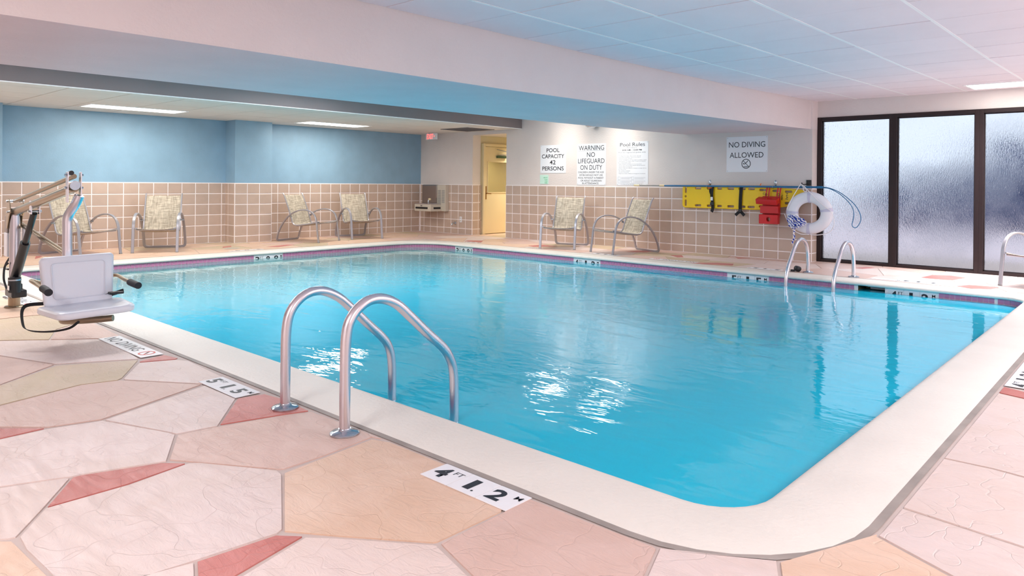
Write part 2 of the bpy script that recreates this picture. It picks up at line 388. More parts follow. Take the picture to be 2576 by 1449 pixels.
def inset(poly, d):
    n = len(poly); A = sum(poly[i][0] * poly[(i + 1) % n][1] - poly[(i + 1) % n][0] * poly[i][1] for i in range(n)) / 2
    if A < 0: poly = poly[::-1]
    out = []
    for i in range(n):
        p, c, q = Vector(poly[i - 1]), Vector(poly[i]), Vector(poly[(i + 1) % n])
        e1, e2 = (c - p), (q - c)
        if e1.length < 1e-6 or e2.length < 1e-6: out.append(tuple(c)); continue
        e1.normalize(); e2.normalize()
        n1 = Vector((-e1.y, e1.x)); n2 = Vector((-e2.y, e2.x)); m = n1 + n2
        if m.length < 1e-4: out.append(tuple(c + n1 * d)); continue
        m.normalize(); k = d / max(0.35, m.dot(n1)); out.append(tuple(c + m * k))
    return out

# ================================================================== STRUCTURE
WH = 1.158; RH = 0.2044            # wainscot height, tile row pitch
XR, YB, YW = 17.6, -14.2, 0.22     # right wall, back wall, window plane
def zc(y):                         # pool ceiling height (it rises a little towards the windows)
    pts = [(-14.5, 2.475), (-8.2, 2.48), (-6, 2.482), (-3, 2.50), (0.6, 2.572)]
    for (a, za), (b, zb) in zip(pts, pts[1:]):
        if y <= b: return za + (zb - za) * max(0, (y - a)) / (b - a)
    return pts[-1][1]

# ---- swimming pool outline
PX0, PX1, PY0, PY1 = 2.40, 12.77, -8.88, -1.90
RAD = (0.25, 0.24, 0.28, 0.75)
def ring(off, extra=()):
    pts = rrect(PX0 - off, PX1 + off, PY0 - off, PY1 + off, tuple(r + off for r in RAD), 8)
    if extra:   # extra x positions on the far (y max) straight edge
        out = []
        for i, p in enumerate(pts):
            out.append(p); q = pts[(i + 1) % len(pts)]
            if abs(p[1] - (PY1 + off)) < 1e-4 and abs(q[1] - (PY1 + off)) < 1e-4:
                for x in sorted(extra, reverse=True):
                    if q[0] < x < p[0]: out.append((x, PY1 + off))
        pts = out
    return pts

# ---- floor slab with the pool opening
bm = bmesh.new()
def loop(bm, pts, z):
    v = [bm.verts.new((x, y, z)) for x, y in pts]
    return v, [bm.edges.new((v[i], v[(i + 1) % len(v)])) for i in range(len(v))]
v1, e1 = loop(bm, [(-0.3, YB - .1), (XR + .1, YB - .1), (XR + .1, YW + 2.2), (-0.3, YW + 2.2)], -0.005)
v2, e2 = loop(bm, ring(0.355), -0.005)
bmesh.ops.triangle_fill(bm, use_beauty=True, edges=e1 + e2)
floor = obj('floor', bm, m_slab, kind='structure')

def stone_piece(poly, kindname, z0=-0.016, z1=0.0, gap=0.006):
    p = inset(list(poly), gap)
    bm = prism(p, z0, z1)
    return obj('stone', bm, M_ST[kindname], floor)
NEAR = [
 ('pale',[(11.023, -10.69), (10.834, -10.568), (10.837, -10.285), (10.787, -10.031), (10.818, -9.996), (11.137, -9.813), (11.191, -9.821), (11.627, -10.057), (11.643, -10.087), (11.615, -10.355), (11.591, -10.529), (11.424, -10.682), (11.136, -10.697)]),
 ('red',[(10.836, -10.567), (10.592, -10.414), (10.595, -10.381), (10.7, -10.106), (10.786, -10.035), (10.833, -10.284)]),
 ('pale',[(11.596, -10.525), (11.578, -10.504), (11.619, -10.355), (11.733, -10.4)]),
 ('pale',[(10.455, -10.743), (10.581, -10.434), (10.598, -10.419), (10.831, -10.567), (11.018, -10.692), (11.013, -10.717), (10.925, -10.823)]),
 ('peach',[(10.933, -10.824), (11.005, -10.736), (11.037, -10.707), (11.093, -10.703), (11.42, -10.686), (11.247, -10.877)]),
 ('pale',[(9.924, -10.653), (9.862, -10.504), (9.857, -10.316), (9.915, -10.092), (10.343, -9.936), (10.39, -9.928), (10.698, -10.085), (10.694, -10.103), (10.591, -10.38), (10.587, -10.416), (10.577, -10.433), (10.444, -10.741)]),
 ('red',[(9.577, -10.558), (9.842, -10.312), (9.853, -10.502), (9.855, -10.608)]),
 ('rose',[(9.316, -10.551), (9.261, -10.382), (9.127, -9.964), (9.185, -9.77), (9.632, -9.478), (9.896, -10.09), (9.832, -10.31), (9.527, -10.586)]),
 ('pale',[(9.914, -10.089), (9.664, -9.475), (10.049, -9.471), (10.419, -9.738), (10.385, -9.926), (10.343, -9.936)]),
 ('red',[(10.046, -9.464), (10.079, -9.32), (10.238, -9.295), (10.538, -9.307), (10.493, -9.433), (10.407, -9.73)]),
 ('rose',[(10.69, -10.078), (10.398, -9.927), (10.424, -9.745), (10.5, -9.437), (10.553, -9.306), (10.889, -9.295), (11.166, -9.295), (11.104, -9.318), (11.143, -9.611), (11.148, -9.79), (11.134, -9.809)]),
 ('peach',[(11.183, -9.814), (11.121, -9.331), (11.221, -9.295), (11.52, -9.295), (11.99, -9.295), (12.098, -9.447), (12.095, -9.754), (12.087, -9.769), (11.824, -9.951), (11.643, -10.068)]),
 ('red',[(11.619, -10.354), (11.645, -10.095), (11.725, -10.031), (11.796, -10.306), (11.804, -10.336), (11.734, -10.399)]),
 ('pale',[(11.732, -10.035), (11.831, -9.956), (12.093, -9.774), (12.107, -9.768), (12.358, -9.833), (11.816, -10.327)]),
 ('rose',[(12.105, -9.758), (12.101, -9.451), (12.076, -9.295), (12.359, -9.295), (12.647, -9.283), (12.665, -9.289), (12.737, -9.488), (12.363, -9.829)]),
 ('pale',[(12.67, -9.292), (12.664, -9.279), (13.005, -9.085), (12.996, -9.094), (13.051, -9.201), (12.74, -9.485)]),
 ('peach',[(12.998, -9.092), (13.002, -9.088), (13.184, -8.672), (13.181, -8.699), (13.467, -8.831), (13.052, -9.2)]),
 ('pale',[(13.182, -8.695), (13.185, -8.651), (13.185, -8.406), (13.559, -8.448), (13.712, -8.468), (13.724, -8.612), (13.471, -8.827)]),
 ('pale',[(13.185, -8.4), (13.185, -7.759), (13.185, -7.745), (13.377, -7.733), (13.656, -7.774), (13.711, -8.459), (13.558, -8.441)]),
 ('pale',[(13.185, -7.739), (13.185, -6.557), (13.185, -6.382), (13.319, -6.425), (13.55, -6.465), (13.654, -7.759), (13.376, -7.728)]),
 ('red',[(13.185, -6.371), (13.185, -6.199), (13.296, -6.243), (13.535, -6.284), (13.548, -6.448), (13.317, -6.406)]),
 ('olive',[(8.916, -10.483), (8.799, -10.288), (8.515, -9.93), (8.738, -9.513), (9.139, -9.744), (9.173, -9.782), (9.123, -9.968), (9.249, -10.38), (9.309, -10.549)]),
 ('rose',[(7.53, -10.248), (7.951, -10.116), (8.479, -9.931), (8.785, -10.285), (8.908, -10.481)]),
 ('pale',[(7.156, -10.185), (7.394, -10.002), (7.841, -9.485), (8.265, -9.468), (8.715, -9.499), (8.467, -9.928), (7.938, -10.113), (7.516, -10.246)]),
 ('red',[(8.776, -9.527), (8.712, -9.341), (8.875, -9.311), (8.899, -9.339), (8.808, -9.538)]),
 ('pale',[(9.162, -9.752), (8.819, -9.541), (8.91, -9.343), (9.005, -9.296), (9.559, -9.32), (9.62, -9.473), (9.189, -9.756)]),
 ('rose',[(7.605, -9.737), (7.222, -9.595), (6.965, -9.295), (7.854, -9.333), (8.279, -9.372), (8.148, -9.455), (7.819, -9.478)]),
 ('olive',[(5.831, -9.961), (6.383, -9.797), (6.393, -9.567), (6.455, -9.354), (6.946, -9.295), (7.205, -9.591), (7.602, -9.74), (7.371, -9.998), (7.14, -10.182)]),
 ('peach',[(4.516, -9.738), (4.477, -9.41), (5.405, -9.368), (6.434, -9.348), (6.372, -9.563), (6.362, -9.793), (5.808, -9.957)]),
]
FAR = [
  [(11.466, -0.825), (11.507, -0.433), (11.709, -0.317), (11.907, -0.436), (11.833, -0.824), (11.562, -0.868)] ,
  [(11.999, -1.429), (12.092, -1.208), (12.317, -1.16), (12.408, -1.162), (12.354, -1.426), (12.146, -1.515)] ,
  [(7.565, -0.72), (7.684, -0.555), (7.89, -0.849), (7.817, -0.925)] ,
  [(8.388, -1.527), (8.676, -1.19), (8.929, -1.141), (9.024, -1.368), (8.6, -1.541)] ,
  [(8.502, -0.21), (8.74, -0.162), (8.624, -0.372)] ,
  [(6.7, -0.781), (6.686, -0.405), (6.993, -0.222), (6.96, -0.59)] ,
  [(4.64, -1.114), (4.707, -0.781), (5.132, -0.838), (4.881, -1.232)] ,
  [(3.055, -1.32), (2.95, -1.134), (3.207, -0.944), (3.496, -1.273)] ,
  [(1.528, -4.833), (1.447, -4.555), (1.355, -4.327), (1.491, -4.256), (1.709, -4.697)] ,
  [(1.002, -5.398), (0.883, -5.188), (1.106, -5.285), (1.177, -5.478)] ,
  [(1.123, -8.301), (0.654, -8.177), (0.662, -8.09), (0.915, -8.188)] ,
  [(10.455, -0.333), (10.542, -0.065), (10.669, -0.114), (10.581, -0.378)] ,
]
for c, p in NEAR: stone_piece(p, c)
for p in FAR: stone_piece(p, 'red', 0.0, 0.0022, 0.0)
# irregular stones of the two far deck strips and of the corners the picture does not show in detail
def clip(poly, nx, ny, d):         # keep n.p <= d
    out = []
    for i in range(len(poly)):
        a, b = poly[i], poly[(i + 1) % len(poly)]
        da, db = a[0] * nx + a[1] * ny - d, b[0] * nx + b[1] * ny - d
        if da <= 0: out.append(a)
        if (da < 0) != (db < 0) and abs(da - db) > 1e-9:
            t = da / (da - db); out.append((a[0] + (b[0] - a[0]) * t, a[1] + (b[1] - a[1]) * t))
    return out
def voronoi_strip(x0, x1, y0, y1, nx, ny, kinds, seed):
    rnd = random.Random(seed); S = []
    for i in range(nx):
        for j in range(ny):
            S.append((x0 + (x1 - x0) * (i + 0.5 + rnd.uniform(-.36, .36)) / nx, y0 + (y1 - y0) * (j + 0.5 + rnd.uniform(-.34, .34)) / ny))
    for i, s in enumerate(S):
        P = [(x0, y0), (x1, y0), (x1, y1), (x0, y1)]
        for k, q in enumerate(S):
            if k == i: continue
            nxx, nyy = q[0] - s[0], q[1] - s[1]
            if nxx * nxx + nyy * nyy > 9: continue
            P = clip(P, nxx, nyy, (q[0] ** 2 + q[1] ** 2 - s[0] ** 2 - s[1] ** 2) / 2)
            if len(P) < 3: break
        if len(P) >= 3: stone_piece(P, rnd.choice(kinds))
voronoi_strip(0.0, 1.985, YB, -1.52, 3, 17, ['peach', 'peach', 'peach', 'rose', 'olive'], 3)
voronoi_strip(0.0, 6.2, -1.51, 0.0, 8, 3, ['peach', 'peach', 'rose', 'pale', 'olive'], 5)
voronoi_strip(6.2, 13.17, -1.51, YW, 9, 3, ['pale', 'pale', 'rose', 'pale', 'olive'], 8)
voronoi_strip(1.87, 2.95, 0.0, 2.2, 2, 3, ['peach', 'olive'], 11)
voronoi_strip(13.72, XR, -8.6, YW, 5, 9, ['pale', 'pale', 'rose'], 12)
voronoi_strip(1.99, 4.42, -14.2, -9.31, 3, 6, ['peach', 'pale', 'rose', 'olive'], 13)
voronoi_strip(4.42, 13.7, -14.2, -10.96, 9, 4, ['pale', 'pale', 'rose', 'peach'], 15)
voronoi_strip(4.42, 7.1, -10.96, -10.27, 3, 1, ['pale', 'rose', 'peach'], 16)
voronoi_strip(13.19, 13.72, -6.16, YW, 1, 7, ['pale', 'rose'], 14)

# ---- walls
def wall(name, bm, m, kind='structure'): return obj(name, bm, m, kind=kind)
def wallbox(name, m, *a): return wall(name, box(*a), m)
w_left = wallbox('wall_left', m_blue, -0.25, 0.0, YB - .2, 0.25, -0.02, 2.75)
# far wall: left of the corridor opening, right of it, and above it; the pier ends at x = 9.69
bm = bx(bmesh.new(), -0.25, 1.868, 0.0, 0.25, -0.02, 2.75)
bx(bm, 2.95, 9.69, 0.0, 0.25, -0.02, 2.75); bx(bm, 1.868, 2.95, 0.0, 0.25, 2.305, 2.75)
w_far = wall('wall_far', bm, m_cream)
w_right = wallbox('wall_right', m_cream, XR, XR + .2, YB - .2, 0.5, -0.02, 2.75)
w_back = wallbox('wall_back', m_cream, -0.25, XR + .2, YB - .2, YB, -0.02, 2.75)
w_win = wallbox('wall_window_header', m_cream, 9.66, XR + .2, YW - .005, YW + .25, 2.298, 2.75)
# corridor behind the opening
bm = bx(bmesh.new(), 1.62, 1.85, 0.25, 2.2, -0.02, 2.5); bx(bm, 2.95, 3.1, 0.25, 2.2, -0.02, 2.5); bx(bm, 1.62, 3.1, 2.1, 2.25, -0.02, 2.5)
w_hall = wall('wall_corridor', bm, m_hall)
c_hall = wallbox('ceiling_corridor', m_lowceil, 1.7, 3.1, 0.25, 2.2, 2.31, 2.4)
# pilasters on the blue wall
PF = 0.40
pil = []
for y0, y1 in ((-4.895, -4.14), (-9.35, -8.565)):
    o = wallbox('wall_pilaster', m_blue, -0.01, PF, y0, y1, -0.01, 2.45); pil.append((o, y0, y1))

# ---- wall tiles: one bevelled piece per tile, shared by size
TCACHE = {}
def tile_mesh(wd, ht, m=None, th=0.006, ch=0.004):
    key = (round(wd, 3), round(ht, 3), m.name if m else '')
    if key in TCACHE: return TCACHE[key]
    a, b = wd / 2, ht / 2
    v = []
    for (s, y) in ((0, 0.0), (0, -th * 0.5), (ch, -th)):
        v += [(-a + s, y, -b + s), (a - s, y, -b + s), (a - s, y, b - s), (-a + s, y, b - s)]
    f = [(8, 9, 10, 11)]
    for r in (0, 4):
        for j in range(4): f.append((r + j, r + (j + 1) % 4, r + 4 + (j + 1) % 4, r + 4 + j))
    me = D.meshes.new('tile'); me.from_pydata(v, [], f); me.update(); me.materials.append(m or m_tile)
    TCACHE[key] = me; return me
GR = 0.015
def tile_run(parent, lines, place, rz, z_top=WH, rows=None):
    """lines: sorted joint positions along the wall; place(t) -> (x, y) on the wall face"""
    zs = [z_top - RH * k for k in range(6)] + [0.0]
    for a, b in zip(lines, lines[1:]):
        if b - a < 0.03: continue
        for k in range(6):
            zt, zb = zs[k], zs[k + 1]
            x, y = place((a + b) / 2)
            o = D.objects.new('tile', tile_mesh(b - a - GR, zt - zb - GR)); o.location = (x, y, (zt + zb) / 2); o.rotation_euler = (0, 0, rz)
            link(o, parent)
def grout(parent, x0, x1, y0, y1): obj('grout', box(x0, x1, y0, y1, 0.0, WH + 0.008), m_grout, parent)
# far wall
grout(w_far, 0.0, 1.871, -0.004, 0.01); grout(w_far, 2.947, 9.693, -0.004, 0.01)
tile_run(w_far, [0.006] + [0.143 + .25 * k for k in range(7)] + [1.868], lambda t: (t, -0.003), 0)
tile_run(w_far, [2.95] + [3.148 + .25 * k for k in range(26)] + [9.69], lambda t: (t, -0.003), 0)
# pier return beside the window and the jamb of the opening (both face +x)
grout(w_far, 9.685, 9.694, 0.0, YW)
tile_run(w_far, [0.0, 0.20], lambda t: (9.693, t), PI / 2)
grout(w_far, 1.86, 1.872, 0.0, 0.25)
tile_run(w_far, [0.0, 0.19, 0.29], lambda t: (1.871, t), PI / 2)
# blue wall
grout(w_left, -0.01, 0.004, -14.2, 0.0)
yl = [-8.565] + [-8.2206 + .25 * k for k in range(14)] + [-4.90]
tile_run(w_left, yl, lambda t: (0.003, t), PI / 2)
tile_run(w_left, [-4.13, -4.0405] + [-3.7905 + .25 * k for k in range(16)], lambda t: (0.003, t), PI / 2)
for o, y0, y1 in pil:
    grout(o, -0.01, PF + 0.004, y0 - 0.004, y1 + 0.004)
    tile_run(o, [y0, y0 + .25, y0 + .5, y1], lambda t: (PF + 0.003, t), PI / 2)
    tile_run(o, [0.0, 0.14, PF], lambda t: (t, y0 - 0.003), 0)
    tile_run(o, [0.0, 0.25, PF], lambda t: (t, y1 + 0.003), PI)

# ---- lower ceiling over the blue-wall side, with its fascia
LZ = 2.385; LX = 3.41
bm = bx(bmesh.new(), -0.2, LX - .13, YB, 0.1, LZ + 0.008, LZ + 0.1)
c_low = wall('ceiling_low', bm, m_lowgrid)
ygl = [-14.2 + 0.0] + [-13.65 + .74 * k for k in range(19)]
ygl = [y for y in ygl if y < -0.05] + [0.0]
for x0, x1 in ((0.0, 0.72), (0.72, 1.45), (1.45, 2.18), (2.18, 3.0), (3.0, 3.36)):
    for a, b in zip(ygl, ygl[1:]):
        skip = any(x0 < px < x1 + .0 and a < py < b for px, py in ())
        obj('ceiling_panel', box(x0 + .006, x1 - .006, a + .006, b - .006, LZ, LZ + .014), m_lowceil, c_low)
obj('edge_trim', box(3.365, LX + .006, YB, -.001, LZ - .004, LZ + .006), m_grid, c_low)
wallbox('wall_fascia', m_fascia, LX - .12, LX, YB, 0.0, LZ + .004, 2.70)
# recess ceiling between the fascia and the beam
wallbox('ceiling_recess', m_ceil, LX - .1, 7.6, YB, 0.02, 2.66, 2.74)

# ---- the deep beam: underside and near face sag slightly, as in the building
ys = [-14.2, -10.5, -9.2, -7.0, -4.4, -2.0, -0.4, 0.0]
zn = [2.01, 2.014, 2.016, 2.014, 2.038, 2.068, 2.098, 2.108]
zf = [2.06, 2.066, 2.066, 2.066, 2.070, 2.085, 2.104, 2.110]
def beam_part(quads):
    bm = bmesh.new()
    for q in quads: bm.faces.new([bm.verts.new(p) for p in q])
    bmesh.ops.remove_doubles(bm, verts=bm.verts, dist=1e-5); return bm
under = []; near = []; farf = []
for i in range(len(ys) - 1):
    a, b = ys[i], ys[i + 1]
    under.append(((7.4, a, zf[i]), (9.665, a, zn[i]), (9.665, b, zn[i + 1]), (7.4, b, zf[i + 1])))
    near.append(((9.665, a, zn[i]), (9.665, a, 2.72), (9.665, b, 2.72), (9.665, b, zn[i + 1])))
    farf.append(((7.4, a, zf[i]), (7.4, b, zf[i + 1]), (7.4, b, 2.72), (7.4, a, 2.72)))
bm = beam_part(near + farf + [((7.4, -14.2, 2.72), (7.4, 0, 2.72), (9.665, 0, 2.72), (9.665, -14.2, 2.72))])
beam = wall('wall_beam', bm, m_beam)
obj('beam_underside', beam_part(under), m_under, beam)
# the beam's near face runs on to the window plane over the pier
bm = bx(bmesh.new(), 9.3, 9.694, -.01, YW + .01, 2.109, 2.74); obj('beam_end', bm, m_beam, beam)

# ---- pool ceiling: grid and panels
bm = bmesh.new()
st = [-14.2, -8.2, -6, -3, 0.6]
for a, b in zip(st, st[1:]):
    bm.faces.new([bm.verts.new(p) for p in ((9.6, a, zc(a) + .006), (XR + .1, a, zc(a) + .006), (XR + .1, b, zc(b) + .006), (9.6, b, zc(b) + .006))])
bmesh.ops.remove_doubles(bm, verts=bm.verts, dist=1e-5)
c_pool = wall('ceiling_pool', bm, m_grid)
xg = [9.672, 10.30, 11.03, 11.785, 12.57, 13.33, 14.09, 14.85, 15.61, 16.37, 17.13, XR]
yg = [-6.74 + .735 * k for k in range(-10, 10)]
yg = [-14.2] + [y for y in yg if -14.1 < y < 0.1] + [YW - .01]
FIX = [(11.93, 13.28, -0.66, -0.06), (15.0, 16.3, -6.5, -5.9), (15.0, 16.3, -10.5, -9.9), (11.4, 12.7, -12.9, -12.3), (14.8, 16.1, -2.5, -1.9)]
PCACHE = {}
for x0, x1 in zip(xg, xg[1:]):
    for a, b in zip(yg, yg[1:]):
        if b - a < .05: continue
        key = (round(x1 - x0, 3), round(b - a, 3))
        if key not in PCACHE:
            q, r = key; me = D.meshes.new('ceiling_panel'); bmm = box(-q / 2 + .009, q / 2 - .009, -r / 2 + .006, r / 2 - .006, 0, .012, 0)
            bmm.to_mesh(me); bmm.free(); me.materials.append(m_ceil); PCACHE[key] = me
        ym = (a + b) / 2
        o = D.objects.new('ceiling_panel', PCACHE[key]); o.location = ((x0 + x1) / 2, ym, zc(ym) - .003 + random.uniform(-.0015, .0015))
        o.rotation_euler = (math.atan2(zc(b) - zc(a), b - a) + random.uniform(-.002, .002), 0, 0); link(o, c_pool)

for x in xg[1:-1]:
    bm = bmesh.new()
    sweep(bm, [(x, a, zc(a) - .0035) for a in (-14.19, -8.2, -6, -3, .2)], flat(.024, .004, .1), bin0=(1, 0, 0))
    obj('grid_bar', bm, m_grid, c_pool)
# ---- windows
MULL = [9.694, 10.8225, 11.939, 13.0555, 14.172, 15.2885, 16.405, XR - .03]
for i, (a, b) in enumerate(zip(MULL, MULL[1:])):
    bm = bmesh.new(); hw = 0.055
    l = a + (0.0 if i == 0 else 0.0); r = b
    lw = 0.07 if i == 0 else hw
    y0, y1 = YW - .02, YW + .10
    bx(bm, l, l + lw, y0, y1, -0.005, 2.302, .004); bx(bm, r - hw, r, y0, y1, -0.005, 2.302, .004)
    bx(bm, l + lw, r - hw, y0, y1, 2.243, 2.302, .004); bx(bm, l + lw, r - hw, y0, y1, -0.005, 0.042, .004)
    # slim glazing bead round the pane, set back
    for q in ((l + lw, l + lw + .012, 0.042, 2.243), (r - hw - .012, r - hw, 0.042, 2.243), (l + lw, r - hw, 2.231, 2.243), (l + lw, r - hw, 0.042, 0.054)):
        bx(bm, q[0], q[1], YW + .02, YW + .06, q[2], q[3])
    fr = obj('window_%d' % (i + 1), bm, m_bronze, kind='structure')
    obj('glass_pane', box(l + lw - .005, r - hw + .005, YW + .038, YW + .044, 0.037, 2.248), m_pane, fr)

# ---- door in the corridor
dl = obj('door_1', bx(bmesh.new(), 1.862, 1.90, 0.36, 1.24, 0.015, 2.06, .003), m_door, kind='structure')
bm = bmesh.new()
for q in ((0.29, 0.36, 0, 2.13), (1.24, 1.31, 0, 2.13), (0.36, 1.24, 2.065, 2.13)): bx(bm, 1.85, 1.93, q[0], q[1], q[2], q[3], .005)
obj('door_frame', bm, m_door, dl)
obj('vision_panel', box(1.895, 1.904, 0.455, 1.09, 0.985, 1.705, .002), mat('mirror_like_glass', rgb(180, 174, 146), 0.08, metal=0.75), dl)
bm = bmesh.new()
for q in ((0.445, 0.46, 0.975, 1.715), (1.085, 1.10, 0.975, 1.715), (0.46, 1.085, 1.70, 1.715), (0.46, 1.085, 0.975, 0.99)): bx(bm, 1.90, 1.912, *q)
obj('glazing_bead', bm, m_door, dl)
hd = obj('door_handle', bx(bmesh.new(), 1.90, 1.912, 0.375, 0.415, 0.82, 1.13, .004), m_brass, dl)
obj('lever', tube([(1.912, 0.395, .96), (1.95, 0.395, .96), (1.955, 0.42, .958), (1.955, 0.52, .952)], .010, 8), m_brass, hd)
bm = box(1.90, 1.95, 0.74, 1.05, 1.80, 1.86, .006); obj('door_closer', bm, m_green if False else mat('dark_green_metal', rgb(70, 92, 72), .4, metal=.4), dl)
obj('closer_arm', tube([(1.94, 0.80, 1.87), (2.02, 0.95, 1.88), (1.97, 1.10, 1.95), (1.96, 0.70, 2.0)], .009, 8), m_grey, dl)
o = tag(obj('fire_notice', bx(bmesh.new(), 2.936, 2.946, 0.8, 1.1, 1.4, 1.8), m_whitep), 'plain white notice on the yellow corridor wall facing the cream door', 'notice')

# ---- outside the windows
obj('ground_pavement', box(-5, 40, 0.4, 45, -0.30, -0.10), mat('pinkish_pavement', rgb(240, 222, 226), .9, var=.15, vscale=.6), kind='structure')
def bush(name, label, cx, cy, cz, sx, sy, sz, seed, n=26, group=None, cat='hedge'):
    rnd = random.Random(seed); bm = bmesh.new()
    for k in range(n):
        a, b, c = rnd.uniform(-1, 1), rnd.uniform(-1, 1), rnd.uniform(-1, 1)
        T = Matrix.Translation((cx + a * sx * .8, cy + b * sy * .8, max(0.0, cz + c * sz * .72))) @ Matrix.Diagonal((sx * .34, sy * .5, sz * .38, 1))
        bmesh.ops.create_icosphere(bm, subdivisions=2, radius=1, matrix=T)
    for v in bm.verts: v.co += Vector((rnd.uniform(-1, 1), rnd.uniform(-1, 1), rnd.uniform(-1, 1))) * .06
    for v in bm.verts: v.co.z = max(v.co.z, -0.1)
    o = obj(name, bm, m_hedge, smooth=True); o['kind'] = 'stuff'
    o['label'] = label; o['category'] = cat
m_hedge = mat('dark_blue_green_foliage', rgb(12, 60, 124), .9, var=.5, vscale=2)
bush('hedge', 'dark hedge outside, blurred behind the middle wet window', 8.55, 13, .75, 1.15, .6, 1.05, 3, n=30)
bush('shrub', 'taller dark shrub outside, behind the right-hand wet window', 11.4, 15.5, 1.2, 1.75, .8, 1.75, 5, n=40, cat='shrub')
bush('shrub', 'low bluish shrub outside, at the edge of the leftmost wet window', 6.2, 16, .5, 0.9, .6, .8, 6, n=14, cat='shrub')

# ================================================================== THE POOL
WZ = -0.11
pool = thing('swimming_pool', 'indoor swimming pool with white coping and a pink tile waterline', 'pool', ((PX0 + PX1) / 2, (PY0 + PY1) / 2, 0))
PO = Vector(pool.location)
def pobj(name, bm, m, **k):
    o = obj(name, bm, m, pool, **k); o.location = -PO; return o
# coping: rounded nose, swept round the pool
prof = [(.37, -.05), (.37, -.003), (.345, .002), (.2, .004), (.05, .003), (.028, .000), (.012, -.007), (.003, -.018), (0, -.028), (.004, -.038), (.015, -.045), (.03, -.048), (.06, -.048)]
bm = bmesh.new(); R_ = []
for off, z in prof: R_.append([bm.verts.new((x, y, z)) for x, y in ring(off)])
for A, B in zip(R_, R_[1:]):
    n = len(A)
    for j in range(n): bm.faces.new((A[j], A[(j + 1) % n], B[(j + 1) % n], B[j]))
pobj('coping', bm, m_coping, smooth=True)
def band(off, zs, off2=None, skip=None, extra=()):
    bm = bmesh.new(); A0 = ring(off, extra); rows = [[bm.verts.new((x, y, z)) for x, y in (A0 if k == 0 or off2 is None else ring(off2, extra))] for k, z in enumerate(zs)]
    n = len(A0)
    for k in range(len(zs) - 1):
        for j in range(n):
            if skip and skip(A0[j], A0[(j + 1) % n], zs[k]): continue
            bm.faces.new((rows[k][j], rows[k][(j + 1) % n], rows[k + 1][(j + 1) % n], rows[k + 1][j]))
    return bm
# sealant joint between coping and deck
bm = bmesh.new(); a = ring(0.369); b = ring(0.402); va = [bm.verts.new((x, y, -.0015)) for x, y in a]; vb = [bm.verts.new((x, y, -.0015)) for x, y in b]
for j in range(len(va)): bm.faces.new((va[j], va[(j + 1) % len(va)], vb[(j + 1) % len(vb)], vb[j]))
pobj('sealant_joint', bm, m_joint)
NX0, NX1 = 10.98, 11.30      # skimmer niche in the far pool wall
inniche = lambda p, q, z: abs(p[1] - q[1]) < 1e-4 and p[1] > -3 and min(p[0], q[0]) > NX0 - 1e-3 and max(p[0], q[0]) < NX1 + 1e-3 and z > -.25
OFF = 0.045
pobj('tile_bed', band(OFF, [-.044, -.27], skip=inniche, extra=(NX0, NX1)), m_grout)
# shell: walls and a floor whose depth is the apparent one (seen through the water)
bm = bmesh.new()
SH = ring(OFF + .002, (NX0, NX1, 4.6, 8.0, 10.5))
nl = []
for j_, p_ in enumerate(SH):
    nl.append(p_); q_ = SH[(j_ + 1) % len(SH)]
    if abs(p_[1] - q_[1]) < 1e-4 and p_[1] < -5: nl += [(x_, p_[1]) for x_ in (4.6, 8.0, 10.5)]
SH = nl
def zfloor(x): return -0.74 if x < 4.6 else (-0.74 - 0.42 * (x - 4.6) / 3.4 if x < 8.0 else (-1.16 if x < 10.5 else -1.16 + .2 * (x - 10.5) / 2.3))
top = [bm.verts.new((x, y, -.26)) for x, y in SH]; bot = [bm.verts.new((x, y, zfloor(x))) for x, y in SH]
for j in range(len(SH)): bm.faces.new((top[j], top[(j + 1) % len(SH)], bot[(j + 1) % len(SH)], bot[j]))
for x0, x1 in ((2.3, 4.6), (4.6, 8.0), (8.0, 10.5), (10.5, 12.9)):
    bm.faces.new([bm.verts.new((x, y, zfloor(x))) for x, y in ((x0, PY0 - .1), (x1, PY0 - .1), (x1, PY1 + .1), (x0, PY1 + .1))])
pobj('pool_shell', bm, m_pool)
# waterline tiles: the far wall's upper row one by one where they can be told apart, the rest joined
TS = 0.0565; TG = 0.004; ZT = -0.051
yw = PY1 + OFF
WLM = [(3.375, 3.86), (6.36, 6.905), (9.22, 9.79), (11.335, 11.875)]   # depth markers on the far wall
def in_marker(x): return any(a - .02 < x < b + .02 for a, b in WLM) or NX0 - .02 < x < NX1 + .02
def joined_tiles(path, zs, bm):
    """small tiles along a polyline (facing left of travel)"""
    for (x0, y0), (x1, y1) in zip(path, path[1:]):
        L_ = math.hypot(x1 - x0, y1 - y0); n = max(1, round(L_ / TS)); ux, uy = (x1 - x0) / L_, (y1 - y0) / L_; nx, ny = -uy, ux
        for k in range(n):
            s0, s1 = L_ * k / n + TG / 2, L_ * (k + 1) / n - TG / 2
            for z in zs:
                P = [(x0 + ux * s + nx * .004, y0 + uy * s + ny * .004, zz) for s, zz in ((s0, z - TS + TG), (s1, z - TS + TG), (s1, z), (s0, z))]
                bm.faces.new([bm.verts.new(p) for p in P])
ZR = [ZT - .0565 * k for k in range(3)]
